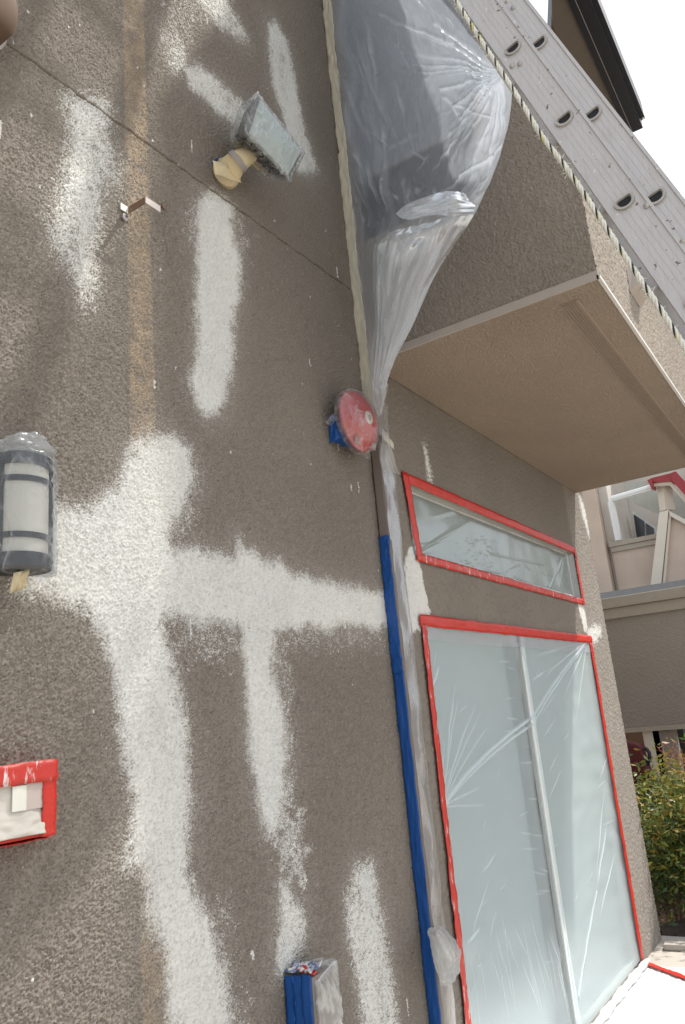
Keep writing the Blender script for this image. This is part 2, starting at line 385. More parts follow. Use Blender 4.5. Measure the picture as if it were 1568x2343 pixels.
def leaf_mat(name, cols):
    m, t, b = mat(name); oi = t.nodes.new('ShaderNodeAttribute'); oi.attribute_name = 'tint'
    cr = t.nodes.new('ShaderNodeValToRGB'); el = cr.color_ramp.elements
    while len(el) < len(cols): el.new(.5)
    for i, c in enumerate(cols): el[i].position = i / (len(cols) - 1); el[i].color = (*c, 1)
    t.links.new(oi.outputs['Fac'], cr.inputs[0]); t.links.new(cr.outputs[0], b.inputs['Base Color'])
    b.inputs['Roughness'].default_value = .45
    tl = N(t, 'ShaderNodeBsdfTranslucent'); t.links.new(cr.outputs[0], tl.inputs[0])
    mx = t.nodes.new('ShaderNodeMixShader'); mx.inputs[0].default_value = .3
    t.links.new(b.outputs[0], mx.inputs[1]); t.links.new(tl.outputs[0], mx.inputs[2]); t.links.new(mx.outputs[0], t.nodes['Material Output'].inputs[0]); return m
M_nand = leaf_mat('nandina leaves', [(.035, .075, .022), (.06, .12, .03), (.14, .19, .04), (.30, .27, .05), (.36, .20, .05), (.34, .09, .05)])
M_tree = leaf_mat('tree leaves', [(.03, .07, .02), (.07, .13, .03), (.13, .20, .05), (.16, .25, .07)])
M_stem = simple('stem', (.11, .055, .035), .8)

# ------------------------------------------------------------------ ground
def slab(name, poly, z0, z1, m):
    mb = MB().prism([(x, y, z0) for x, y in poly], (0, 0, z1 - z0)); o = mb.build(name, m); o['kind'] = 'structure'; return o
g = MB().add([(-300, -300, -.12), (300, -300, -.12), (300, 300, -.12), (-300, 300, -.12)], [(0, 1, 2, 3)]).build('ground', M_ground); g['kind'] = 'structure'
slab('patio', [(-6, -7), (5.75, -7), (5.75, 1.40), (6.1, 1.40), (6.1, 1.6), (-6, 1.6)], -.118, 0, M_conc)

# ------------------------------------------------------------------ the building
YW = 1.55
bld = thing('apartment_building', 'taupe stucco apartment wall with white primer patches, projecting balcony box and taped patio door', 'building', (3.0, YW, 0))
def D2(pts): return [(lambda q: (q[0], q[2]))(ony(x, y, YW)) for x, y in pts]
def stucco_patch(name, o, u, v, nrml, U, V, step, seed, amp, mat_, keepf=None, paint=None, wl=.0135, parent=bld):
    o, u, v, nrml = (np.asarray(q, float) for q in (o, u, v, nrml))
    nu, nv = int(U / step) + 1, int(V / step) + 1
    a = np.linspace(0, U, nu)[:, None]; b_ = np.linspace(0, V, nv)[None]
    n1 = fft_noise((nu, nv), step, wl * 1.5, .6, seed); n2 = fft_noise((nu, nv), step, wl * .8, .5, seed + 2)
    n3 = fft_noise((nu, nv), step, wl * 2.2, .8, seed + 3)
    h = np.sqrt(np.abs(n1)) * 1.5 - 1.3 + .55 * n2 + .15 * n3
    h = np.clip(h / h.std(), -2.4, 2.0)
    h2 = fft_noise((nu, nv), step, wl * 4, .5, seed + 1)
    hh = .85 * h + .06 * h2
    A = np.broadcast_to(a, (nu, nv)); B = np.broadcast_to(b_, (nu, nv))
    P0 = o + A[..., None] * u + B[..., None] * v
    attrs = {k: np.zeros((nu, nv)) for k in ('primer', 'tan', 'dust', 'joint')}
    if paint: hh, attrs = paint(P0, hh, h, step, seed, attrs)
    P = P0 + (hh * amp)[..., None] * nrml
    keep = None
    if keepf:
        C = (P0[:-1, :-1] + P0[1:, 1:]) / 2; keep = keepf(C)
    return grid_mesh(name, P, mat_, parent, attrs, keep)

MAIN = [(330, 1005), (360, 994), (400, 1003), (430, 1030), (446, 1080), (438, 1120), (412, 1150), (400, 1200), (388, 1235), (400, 1258), (440, 1264),
        (500, 1272), (538, 1270), (546, 1240), (556, 1262), (600, 1280), (640, 1293), (680, 1318), (740, 1336), (800, 1350), (900, 1364), (900, 1432),
        (800, 1430), (720, 1434), (652, 1430), (626, 1442), (624, 1500), (628, 1560), (640, 1620), (652, 1680), (658, 1740), (652, 1800), (640, 1850), (628, 1900), (618, 1900),
        (600, 1850), (590, 1790), (575, 1720), (572, 1660), (568, 1600), (565, 1520), (560, 1440), (550, 1424), (500, 1412), (465, 1432), (420, 1415), (372, 1392), (362, 1430), (375, 1480),
        (395, 1520), (405, 1600), (420, 1660), (428, 1740), (436, 1830), (432, 1900), (426, 1980), (425, 2030), (445, 2070), (485, 2105), (500, 2180), (512, 2260), (540, 2400),
        (396, 2400), (392, 2290), (385, 2190), (362, 2140), (346, 2082), (342, 2000), (330, 1972), (292, 1972), (300, 1900), (306, 1820), (296, 1760), (288, 1680), (270, 1570), (242, 1480), (214, 1395), (140, 1366), (104, 1345), (30, 1345),
        (60, 1165), (140, 1168), (205, 1160), (262, 1118), (288, 1060), (310, 1015)]
PAINT = [  # polygon on the wall, softness (m), loose grain amount
    (MAIN, .018, .55, 1.9),
    ([(165, 236), (200, 230), (238, 240), (236, 300), (252, 350), (258, 400), (228, 448), (212, 500), (200, 570), (214, 640), (206, 682), (190, 690), (172, 640), (145, 580), (128, 540), (134, 460), (160, 400), (172, 340), (168, 290)], .022, .9),
    ([(455, -30), (500, -20), (540, 40), (558, 76), (538, 78), (500, 50), (462, 5)], .018, .9),
    ([(378, 85), (404, 90), (412, 130), (396, 150), (384, 120)], .02, 1.0),
    ([(428, 166), (462, 160), (510, 195), (550, 235), (575, 280), (540, 285), (500, 250), (465, 220), (440, 195)], .016, .7),
    ([(618, 62), (634, 58), (652, 90), (668, 150), (676, 210), (690, 270), (704, 320), (722, 380), (700, 396), (676, 380), (660, 320), (648, 260), (630, 200), (622, 130)], .014, .7),
    ([(468, 455), (495, 442), (528, 470), (534, 520), (546, 590), (544, 660), (536, 740), (530, 800), (522, 860), (516, 915), (498, 942), (472, 950), (452, 920), (440, 870), (450, 820), (452, 740), (456, 660), (456, 580), (448, 510)], .015, .6),
    ([(645, 2030), (665, 2040), (690, 2085), (695, 2130), (680, 2190), (645, 2222), (637, 2200), (641, 2120)], .014, .7),
    ([(815, 1994), (848, 1988), (862, 2050), (878, 2120), (884, 2200), (896, 2280), (908, 2400), (838, 2400), (826, 2280), (812, 2200), (800, 2130), (802, 2050)], .018, 1.15),
]
MOTTLE = [([(640, 1780), (668, 1800), (690, 1860), (705, 1950), (700, 2030), (650, 2030), (630, 1960), (620, 1900)], .05, .62),
          ([(370, 1395), (560, 1415), (565, 1500), (500, 1530), (400, 1500)], .05, .30),
          ([(420, 450), (470, 450), (455, 560), (420, 560)], .04, .22),
          ([(536, 470), (570, 520), (560, 620), (540, 700), (545, 560)], .03, .25),
          ([(400, 1110), (460, 1120), (450, 1230), (400, 1240)], .04, .3), ([(540, 2080), (490, 2060), (560, 2300), (600, 2400), (520, 2400)], .04, .28),
          ([(625, 1440), (668, 1450), (676, 1800), (650, 1800)], .03, .3), ([(640, 1430), (880, 1432), (880, 1480), (660, 1500)], .04, .22),
          ([(360, -40), (470, -40), (480, 60), (400, 110), (370, 80)], .05, .22)]
def paint_main(P0, hh, h, step, seed, at):
    X, Z = P0[..., 0], P0[..., 2]
    g = .62 * h + .30 * fft_noise(X.shape, step, .03, .7, seed + 5) + .45 * fft_noise(X.shape, step, .0085, .35, seed + 8)
    lo = fft_noise(X.shape, step, .09, .6, seed + 6)
    lo2 = fft_noise(X.shape, step, .16, .5, seed + 16, aniso=2.5)
    pr = np.zeros_like(X)
    for pi_, (poly, soft, gr, *cv) in enumerate(PAINT):
        cv = cv[0] if cv else (1.2, .76, .74, .40, .80, .86, 1.4, .9, .80)[pi_]
        sd = poly_sd(X, Z, D2(poly)) + .007 * lo
        d = np.clip(.60 + sd / (4.6 * soft), -1.5, cv)
        d = d - .09 * np.clip(lo2, -1, 1.5)
        pr = np.maximum(pr, d + .30 * gr * g - .10 * np.maximum(lo, 0))
    for poly, soft, dens in MOTTLE:
        sd = poly_sd(X, Z, D2(poly)) + .02 * lo
        d = np.clip(.5 + sd / (2 * soft), 0, 1) * (.22 + dens * .6)
        pr = np.maximum(pr, d + .26 * g - .08)
    # stray flecks and short dribbles of primer
    rg = np.random.default_rng(4)
    for i in range(70):
        fx, fz = rg.uniform(.95, 2.7), rg.uniform(.6, 4.4); L = rg.choice([.003, .004, .006, .02, .05], p=[.45, .25, .17, .09, .04]); r = rg.uniform(.0016, .0034)
        zz = np.clip(Z, fz - L, fz); m = (np.abs(X - fx) < .012) & (np.abs(Z - fz + L / 2) < L + .02)
        if m.any(): pr[m] = np.maximum(pr[m], 1.1 - np.hypot((X - fx)[m], (Z - zz)[m]) / r * .55 + (.25 * g[m] if L > .01 else 0))
    mask = np.clip((pr - .32) / .36, 0, 1)
    at['primer'] = np.clip(pr, 0, 1)
    # pipe ghost: strip the old downspout left unpainted
    e = np.clip((np.minimum(X - 1.405, 1.497 - X)) / .010 + .5, 0, 1)
    at['tan'] = e * np.clip(.46 + .16 * h + .14 * lo, 0, .9)
    halo = np.zeros_like(X)
    for poly, soft, gr, *_c in PAINT:
        halo = np.maximum(halo, np.exp(np.minimum(poly_sd(X, Z, D2(poly)), 0) / .045))
    at['dust'] = np.clip(halo * .26 * (1 + .8 * h), 0, .5)
    hh = hh * (1 - .22 * mask) + .25 * mask
    # control joint cut across the wall
    zj = 3.437 + (X - .98) * .0185
    dj = np.abs(Z - zj + .0015 * lo); gro = np.clip(1.6 - dj / .0036, 0, 1); at['joint'] = np.clip(gro - .15 + .25 * h, 0, .8) * (gro > 0)
    hh = hh * (1 - gro) - gro * 2.4 + np.exp(-((dj - .009) / .004) ** 2) * .5
    at['primer'] *= (1 - gro * .8)
    for cx, cz, Lc, sl, sd_ in ((1.62, 2.95, .55, -.35, 1), (2.05, 1.55, .45, .25, 2), (2.30, 3.20, .5, -.2, 3), (1.12, 2.70, .35, .4, 4)):
        zz_ = (Z - cz); xc = cx + sl * zz_ + .012 * np.sin(zz_ * 31 + sd_) + .007 * np.sin(zz_ * 83 + 2 * sd_)
        m = np.abs(zz_) < Lc / 2; ck = np.clip(1 - np.abs(X - xc) / .0026, 0, 1) * m * np.clip((Lc / 2 - np.abs(zz_)) / .08, 0, 1)
        hh = hh - ck * 1.6; at['joint'] = np.maximum(at['joint'], ck * .45)
    hole = np.hypot(X - 1.515, Z - 3.10) < .006
    hh = np.where(hole, -2.5, hh)
    return hh, at
stucco_patch('wall_face', (.80, YW, .52), (1, 0, 0), (0, 0, 1), (0, -1, 0), 1.92, 4.53, .0030, 11, .0024, M_stucco, None, paint_main, wl=.0088)
BP = [([(930, 1262), (946, 1255), (962, 1290), (972, 1340), (985, 1400), (985, 1420), (966, 1440), (940, 1450), (925, 1350)], .012, .6),
      ([(966, 1012), (974, 1005), (984, 1060), (994, 1110), (980, 1108), (974, 1070)], .02, .8),
      ([(1340, 1440), (1356, 1425), (1376, 1430), (1378, 1455), (1362, 1475), (1348, 1470)], .03, .9),
      ([(1322, 1130), (1330, 1135), (1352, 1190), (1358, 1230), (1348, 1232), (1332, 1180)], .03, .9),
      ([(1322, 1380), (1336, 1385), (1346, 1440), (1338, 1445)], .02, .6)]
def paint_entry(P0, hh, h, step, seed, at):
    X, Z = P0[..., 0], P0[..., 2]
    lo = fft_noise(X.shape, step, .09, .6, seed + 6); g = .6 * h + .4 * fft_noise(X.shape, step, .03, .7, seed + 5)
    pr = np.zeros_like(X)
    for i, (poly, soft, gr) in enumerate(BP):
        sd = poly_sd(X, Z, D2(poly)) + .006 * lo
        pr = np.maximum(pr, np.clip(.5 + sd / (2 * soft), -1, 1.5) * (.62 if i in (1, 2, 3) else 1) + .3 * gr * g)
    drip = np.clip(fft_noise(X.shape, step, .05, .5, seed + 9, aniso=.12) - 1.5, 0, 1) * np.clip((X - 5.55) / .1, 0, 1)
    pr = np.maximum(pr, drip * .55 + .2 * g * (drip > 0))
    at['primer'] = np.clip(pr, 0, 1); at['dust'] = np.clip(.10 * (X > 5.5) * (1 + h), 0, 1)
    dirt = np.clip((.45 - Z) / .45, 0, 1) * (X > 5.5)
    return hh, at
DX0, DX1, DZ1 = 3.02, 5.47, 2.0
TX0, TX1, TZ0, TZ1 = 3.02, 5.47, 2.29, 2.64
def keep_entry(C):
    X, Z = C[..., 0], C[..., 2]
    return ~(((X > DX0) & (X < DX1) & (Z < DZ1)) | ((X > TX0) & (X < TX1) & (Z > TZ0) & (Z < TZ1)))
stucco_patch('entry_wall_face', (2.72, YW, -.1), (1, 0, 0), (0, 0, 1), (0, -1, 0), 3.28, 3.25, .0068, 23, .0027, M_stucco, keep_entry, paint_entry, wl=.0125)
# wall beyond the detailed faces
mb = MB()
def wq(x0, x1, z0, z1): mb.add([(x0, YW, z0), (x1, YW, z0), (x1, YW, z1), (x0, YW, z1)], [(0, 1, 2, 3)])
wq(-5, .80, -.1, 6.2); wq(.80, 2.72, -.1, .52); wq(.80, 2.72, 5.05, 6.2); wq(2.72, 6.0, 3.15, 6.2)
mb.add([(6, YW, -.1), (6, 8, -.1), (6, 8, 6.2), (6, YW, 6.2)], [(0, 1, 2, 3)])
mb.add([(-5, 8, -.1), (-5, YW, -.1), (-5, YW, 6.2), (-5, 8, 6.2)], [(0, 1, 2, 3)])
mb.add([(-5, YW, 6.2), (6, YW, 6.2), (6, 8, 6.2), (-5, 8, 6.2)], [(0, 1, 2, 3)])
mb.build('outer_wall', M_stucco_far, bld)
# reveals and void behind the door and transom openings
mb = MB()
for x0, x1, z0, z1 in ((DX0, DX1, -.05, DZ1), (TX0, TX1, TZ0, TZ1)):
    mb.add([(x0, YW - .002, z0), (x0, YW + .14, z0), (x0, YW + .14, z1), (x0, YW - .002, z1)], [(0, 1, 2, 3)])
    mb.add([(x1, YW - .002, z0), (x1, YW + .14, z0), (x1, YW + .14, z1), (x1, YW - .002, z1)], [(0, 1, 2, 3)])
    mb.add([(x0, YW - .002, z1), (x1, YW - .002, z1), (x1, YW + .14, z1), (x0, YW + .14, z1)], [(0, 1, 2, 3)])
    mb.add([(x0, YW - .002, z0), (x1, YW - .002, z0), (x1, YW + .14, z0), (x0, YW + .14, z0)], [(0, 1, 2, 3)])
mb.build('reveal', M_trim, bld)
# patio door behind the film
door = MB().box((DX0, YW + .030, 0), (DX0 + .05, YW + .13, DZ1)).box((DX1 - .05, YW + .030, 0), (DX1, YW + .13, DZ1)).box((DX0 + .05, YW + .030, DZ1 - .05), (DX1 - .05, YW + .13, DZ1)).box((DX0 + .05, YW + .03, -.03), (DX1 - .05, YW + .13, .03)).build('patio_door', M_white, bld)
MX = 4.195
MB().box((DX0 + .05, YW + .095, .03), (MX - .03, YW + .105, DZ1 - .05)).build('pane', M_pane, door)
MB().box((MX + .03, YW + .065, .03), (DX1 - .05, YW + .075, DZ1 - .05)).build('pane', M_pane, door)
MB().box((MX - .052, YW + .03, .03), (MX - .029, YW + .09, DZ1 - .05)).build('shade_strip', simple('grey gasket', (.08, .09, .10), .6), door)  # dark grey strip stands in for the contact shade beside the mullion
MB().box((MX - .028, YW + .001, .03), (MX + .028, YW + .10, DZ1 - .05)).build('mullion', M_white, door, bevel=.004)
tw = MB().box((TX0, YW + .04, TZ0), (TX0 + .03, YW + .13, TZ1)).box((TX1 - .03, YW + .04, TZ0), (TX1, YW + .13, TZ1)).box((TX0 + .03, YW + .04, TZ1 - .03), (TX1 - .03, YW + .13, TZ1)).box((TX0 + .03, YW + .04, TZ0), (TX1 - .03, YW + .13, TZ0 + .03)).build('transom_window', M_white, bld)
MB().box((TX0 + .03, YW + .05, TZ0 + .03), (TX1 - .03, YW + .06, TZ1 - .03)).build('pane', M_pane_dk, tw)

# ---- balcony box
BX0, BX1, BY0, BZ = 2.78, 5.80, .52, 3.13
PT = 4.2
def keep_side(C): return ~((C[..., 1] > .90) & (C[..., 2] > BZ + .60))
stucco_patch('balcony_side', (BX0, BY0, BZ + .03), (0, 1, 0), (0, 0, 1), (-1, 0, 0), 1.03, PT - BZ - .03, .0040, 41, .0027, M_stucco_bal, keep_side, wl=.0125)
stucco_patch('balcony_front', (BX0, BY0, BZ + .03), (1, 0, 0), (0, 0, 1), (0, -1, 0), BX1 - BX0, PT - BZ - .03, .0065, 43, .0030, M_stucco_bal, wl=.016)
mb = MB()
mb.box((BX0 + .004, BY0 + .004, BZ + .03), (BX0 + .14, 1.545, BZ + .59)).box((BX0 + .004, BY0 + .004, BZ + .59), (BX0 + .14, .90, PT - .003))
mb.box((BX0 + .14, BY0 + .004, BZ + .03), (BX1, BY0 + .14, PT - .003)).box((BX1 - .14, BY0 + .14, BZ + .03), (BX1, 1.545, PT - .003))
mb.build('balcony_core', M_stucco_far, bld)
MB().box((BX0 + .03, .905, BZ + .592), (BX0 + .15, 1.54, BZ + .93)).build('parapet_cap', M_gutter, bld)
MB().box((BX0 + .02, .905, BZ + .932), (BX0 + .12, 1.545, PT)).box((BX0 + .02, .62, PT + .002), (BX0 + .12, 1.545, 6.0)).build('privacy_screen', simple('grey privacy screen', (.25, .28, .32), .6), bld)
sof = MB().box((BX0 + .004, BY0 + .004, BZ), (BX1, 1.545, BZ + .028)).build('soffit', M_stucco_smooth, bld)
MB().box((BX0 - .006, BY0 - .004, BZ - .004), (BX0 + .003, 1.545, BZ + .030)).build('drip_trim', M_trim, bld)
MB().box((BX0 - .006, BY0 - .010, BZ - .004), (BX1, BY0 + .003, BZ + .010)).build('drip_trim', M_trim_white, bld)
vs = MB().box((BX0 + .10, BY0 + .105, BZ - .0035), (BX1 - .12, BY0 + .185, BZ + .002)).build('soffit_vent', simple('vent strip', (.30, .235, .18), .6), bld)
for k in range(6):
    y = BY0 + .118 + k * .011
    MB().box((BX0 + .105, y, BZ - .0075), (BX1 - .125, y + .005, BZ - .003)).build('vent_rib', simple('vent rib', (.24, .19, .15), .6) if k == 0 else bpy.data.materials['vent rib'], vs)
MB().box((BX0 + .14, BY0 + .14, BZ + .03), (BX1 - .14, 1.545, BZ + .06)).build('balcony_floor', M_floorgr, bld)
up = MB().box((2.98, YW - .05, 3.25), (5.6, YW - .004, 5.4)).build('upper_window', M_black, bld)
MB().box((3.05, YW - .056, 3.3), (4.26, YW - .05, 5.3)).build('pane', M_glassdk, up)
MB().box((4.34, YW - .056, 3.3), (5.55, YW - .05, 5.3)).build('pane', M_glassdk, up)
# small box light on the balcony front
q = [onz(0, 0, 3)]
# roof edge over the balcony
RZ = 5.9
roof = MB().prism([(3.6, .50, RZ + .03), (5.72, .50, RZ + .03), (5.72, .88, RZ + .03), (4.62, .88, RZ + .03), (4.2, .72, RZ + .03)], (0, 0, .14)).build('roof_edge', M_gutter, bld)
MB().prism([(3.9, .652, RZ), (5.76, .652, RZ), (5.76, .80, RZ), (4.42, .80, RZ), (4.22, .735, RZ)], (0, 0, .03)).build('eave_soffit', simple('eave tan', (.16, .13, .10), .8), roof)
MB().prism([(4.36, .78, RZ - .004), (4.42, .801, RZ - .004), (5.76, .801, RZ - .004), (5.76, .875, RZ - .004), (4.59, .875, RZ - .004)], (0, 0, .03)).build('eave_band', M_stucco_dark, roof)
MB().box((3.6, .615, RZ - .02), (5.80, .650, RZ + .12)).build('fascia', M_gutter, roof)
gt = MB().box((3.6, .535, RZ), (5.80, .612, RZ + .10)).box((3.6, .528, RZ + .09), (5.83, .536, RZ + .11)).build('gutter', M_gutter, roof)
MB().box((3.6, .612, RZ - .004), (5.79, .616, RZ + .002)).build('drip_edge', M_trim, roof)
MB().box((3.6, .505, RZ + .102), (5.84, .615, RZ + .112)).build('gutter_lip', M_white, roof)

def tapered_box(name, mat_, parent, c8, bevel=.002): return MB().hexa(c8).build(name, mat_, parent, bevel=bevel)
q0, q1, q2 = ony(1429, 599, .515), ony(1441, 651, .515), ony(1449, 675, .515)
fl = thing('wall_light', 'small grey wedge-shaped wall light on the sunlit balcony front, behind the rope', 'light', tuple(q1))
xL = q1[0]; zt, zb = q0[2], q2[2]; 
pf = ony(1441, 651, .44)
tapered_box('housing', M_trim, fl, [(xL + .02, .44, zb + .055), (xL + .16, .44, zb + .055), (xL + .19, .518, zb), (xL - .01, .518, zb), (xL + .05, .490, zt), (xL + .13, .490, zt), (xL + .15, .518, zt), (xL + .03, .518, zt)])
MB().box((xL + .05, .45, zb + .020), (xL + .14, .50, zb + .028)).build('diffuser', M_opal, fl)

# ------------------------------------------------------------------ masking films and tape
def strip(name, p, q, wv, nrml, mat_, parent, segs=60, seed=0, wob=.0018, rough_edge=.0009, nw=5, thick=.0009, edgecurl=0):
    """A length of tape stuck down: slightly uneven edge, small puckers."""
    p, q, wv, nrml = (np.asarray(z, float) for z in (p, q, wv, nrml)); rg = np.random.default_rng(seed + 100)
    t = np.linspace(0, 1, segs); s = np.linspace(0, 1, nw)
    sm = lambda n, k: np.convolve(rg.standard_normal(n + 2 * k), np.ones(k) / math.sqrt(k), 'valid')[:n]
    e0, e1 = sm(segs, 5) * rough_edge, sm(segs, 5) * rough_edge
    wl = np.linalg.norm(wv)
    P = p + t[:, None, None] * (q - p) + s[None, :, None] * wv
    P = P + (e0[:, None] * (1 - s)[None] + e1[:, None] * s[None])[..., None] * (wv / wl)
    hh = np.stack([sm(segs, 3) for _ in range(nw)], 1) * wob
    pk = (rg.random(segs) < .06); hh += (pk * rg.uniform(.002, .005, segs))[:, None] * np.sin(np.pi * s)[None]
    P = P + (np.abs(hh) + .0005)[..., None] * nrml
    return grid_mesh(name, P, mat_, parent, thick=thick)

dm = thing('door_masking', 'translucent film taped with red tape over the tall patio door', 'plastic sheet', (4.2, YW, 0))
xa, xb = 3.035, 5.475
nu, nv = 420, 380
Sx, Tz = np.meshgrid(np.linspace(xa, xb, nu), np.linspace(.035, 1.99, nv), indexing='ij')
dp = lambda x, y: (lambda q: (q[0], q[2]))(ony(x, y, YW - .01))
def seg(a, b, wd, am, tp=0): return (*dp(*a), *dp(*b), wd, am, tp)
CR = [seg((1344, 1468), (1224, 1640), .012, .013, 2), seg((1224, 1640), (1020, 1842), .013, .013, 2), seg((1340, 1480), (1230, 1648), .009, .010, 2), seg((1230, 1652), (1030, 1838), .009, .010, 2),
      seg((1018, 1846), (1180, 1700), .012, .008, 1), seg((1018, 1846), (1112, 1606), .012, .009, 1), seg((1018, 1846), (1125, 1625), .010, .008, 1), seg((1018, 1846), (1140, 1660), .010, .008, 1), seg((1018, 1846), (1070, 1590), .012, .006, 1),
      seg((1018, 1846), (1030, 1690), .010, .006, 1), seg((1018, 1846), (1128, 1800), .010, .005, 1), seg((1018, 1846), (1140, 1840), .010, .004, 1),
      seg((985, 1590), (1020, 1520), .010, .006), seg((992, 1570), (1010, 1540), .008, .005), seg((1035, 1760), (1060, 1560), .012, .004),
      seg((1346, 1466), (1300, 1600), .014, .007, 1), seg((1346, 1466), (1260, 1540), .014, .006, 1), seg((1346, 1466), (1330, 1650), .014, .006, 1), seg((1346, 1466), (1230, 1500), .016, .005, 1),
      seg((1222, 1556), (1260, 1532), .010, .005), seg((1245, 1640), (1285, 1580), .008, .004), seg((1250, 1690), (1285, 1640), .008, .004), seg((1262, 1830), (1300, 1755), .008, .005), seg((1265, 1770), (1290, 1720), .007, .004),
      seg((1328, 2280), (1378, 2040), .012, .010, 2), seg((1378, 2040), (1400, 1880), .010, .008), seg((1385, 2100), (1416, 1950), .009, .006), seg((1378, 2010), (1392, 1800), .009, .005), seg((1380, 1790), (1396, 1720), .007, .004),
      seg((1095, 2150), (1150, 2010), .010, .004), seg((1080, 2160), (1126, 2120), .010, .006), seg((1145, 2160), (1165, 2080), .008, .003), seg((1130, 2000), (1165, 1950), .009, .005)]
rg = np.random.default_rng(5)
for i in range(26):
    x = rg.uniform(1075, 1300); y0 = rg.uniform(2080, 2200); CR.append(seg((x, y0), (x + rg.uniform(8, 30) + 10, y0 + rg.uniform(80, 200)), .007, rg.uniform(.002, .004)))
for i in range(16):
    x = rg.uniform(1170, 1205); y0 = rg.uniform(1480, 2250); xx = x + (y0 - 1456) * .147 - 5; CR.append(seg((xx - rg.uniform(10, 30), y0 - rg.uniform(-6, 12)), (xx + 6, y0), .006, rg.uniform(.0015, .003)))
for i in range(30):
    x, y = rg.uniform(1000, 1440), rg.uniform(1480, 2300); CR.append(seg((x, y), (x + rg.uniform(5, 25), y - rg.uniform(10, 45)), .006, rg.uniform(.001, .003)))
h, fo = creases(Sx, Tz, CR)
fo = np.maximum(fo, np.exp(-((Sx - MX) / .026) ** 4)) - .75 * np.exp(-((Sx - MX + .055) / .024) ** 2)  # film clearer left of the mullion so the painted shade strip shows
lp = lambda x0, x1: np.clip(np.sin(np.pi * (Sx - x0) / (x1 - x0)), 0, 1)
sag = np.where(Sx < MX, lp(xa, MX) ** .6 * .055, lp(MX, xb) ** .6 * .028) * np.clip(np.sin(np.pi * np.clip(Tz / 1.99, 0, 1)), 0, 1) ** .4
soft = fft_noise(Sx.shape, .0055, .40, .5, 3, aniso=.5) * .0012 + fft_noise(Sx.shape, .0055, .06, .5, 4, aniso=.25) * .00012
edge = np.clip(np.minimum(np.minimum(Sx - xa, xb - Sx), np.minimum(Tz - .03, 1.99 - Tz)) / .05, 0, 1)
Y = YW - .0035 + (sag + soft) * edge - h * edge * .9
grid_mesh('film', np.stack([Sx, Y, Tz], -1), M_film_door, dm, {'fold': fo})
# top band of doubled film just under the tape
grid_mesh('film_hem', np.stack([Sx[:, -15:], Y[:, -15:] - .003, Tz[:, -15:]], -1), M_film_white, dm, {'fold': fo[:, -15:]})
yt = YW - .0090
ztl, ztr = ony(962, 1406, YW)[2], ony(1349, 1456, YW)[2]
strip('tape', (2.985, yt, ztl - .052), (5.535, yt, ztr - .048), (0, 0, .052), (0, -1, 0), M_red, dm, 120, 1)
xl0, xl1 = ony(1064, 2342, YW)[0], ony(961, 1438, YW)[0]
strip('tape', (xl0 - .02, yt - .001, 0), (xl1, yt - .001, 1.985), (.044, 0, 0), (0, -1, 0), M_red_s, dm, 110, 2, rough_edge=.0022)
strip('tape', (5.405, yt - .001, .03), (5.465, yt - .001, 1.985), (.058, 0, 0), (0, -1, 0), M_red, dm, 110, 3)
# rolled film along the threshold
pts = [np.array([x, 1.512 + .004 * math.sin(x * 3), .030]) for x in np.linspace(3.0, 5.46, 60)]
MB().tube(pts, [(.021 + .004 * math.sin(i * .9) + .003 * math.sin(i * 2.3)) * min(1, .25 + min(i, 59 - i) / 4) for i in range(60)], 12).build('film_roll', M_film_floor, dm, smooth=True)

tm = thing('transom_masking', 'wrinkled film taped with red tape over the transom window above the door', 'plastic sheet', (4.2, YW, 2.45))
nu, nv = 520, 100
xa2, xb2, za2, zb2 = 3.03, 5.48, 2.27, 2.655
Sx, Tz = np.meshgrid(np.linspace(xa2, xb2, nu), np.linspace(za2, zb2, nv), indexing='ij')
CR = [seg((1310, 1262), (1275, 1345), .016, .014, 2), seg((1308, 1262), (1298, 1340), .010, .010, 2), seg((1326, 1365), (1278, 1340), .012, .009), seg((1140, 1262), (1262, 1290), .010, .010, 2), seg((1130, 1250), (1142, 1264), .010, .008),
      seg((955, 1272), (1070, 1200), .018, .010, 1), seg((955, 1272), (1110, 1180), .022, .010, 1), seg((955, 1272), (1040, 1255), .012, .006, 1), seg((950, 1248), (1060, 1230), .012, .005), seg((1000, 1180), (1090, 1155), .02, .006),
      seg((1175, 1300), (1215, 1285), .008, .008), seg((1210, 1282), (1235, 1305), .008, .007), seg((1100, 1296), (1180, 1310), .007, .007), seg((1180, 1310), (1262, 1345), .008, .008), seg((1262, 1310), (1290, 1316), .008, .008), seg((1255, 1300), (1266, 1315), .007, .008), seg((1265, 1335), (1285, 1345), .007, .008),
      seg((1260, 1346), (1320, 1362), .007, .008), seg((1290, 1300), (1316, 1350), .008, .006)]
rg = np.random.default_rng(9)
for i in range(70):
    x, y = rg.uniform(1060, 1140), rg.uniform(1225, 1300) ; CR.append(seg((x, y), (x + rg.uniform(6, 18), y + rg.uniform(-5, 3)), rg.uniform(.004, .007), rg.uniform(.003, .006)))
for i in range(45):
    x = rg.uniform(1120, 1300); y = 1220 + (x - 1060) * .30 + rg.uniform(0, 60); CR.append(seg((x, y), (x + rg.uniform(3, 10), y + rg.uniform(-7, 7)), .006, rg.uniform(.003, .006)))
h, fo = creases(Sx, Tz, CR); h *= .45; fo *= .6
edge = np.clip(np.minimum(np.minimum(Sx - xa2, xb2 - Sx), np.minimum(Tz - za2, zb2 - Tz)) / .04, 0, 1)
soft = fft_noise(Sx.shape, .0047, .34, .5, 13) * .0009
Y = YW - .0035 + (.045 * np.sqrt(edge) + soft) * edge - h * edge
grid_mesh('film', np.stack([Sx, Y, Tz], -1), M_film_trans, tm, {'fold': fo})
a, b, c, d = (ony(*p, YW) for p in ((916, 1078), (1314, 1256), (1336, 1385), (956, 1285)))
W = .050
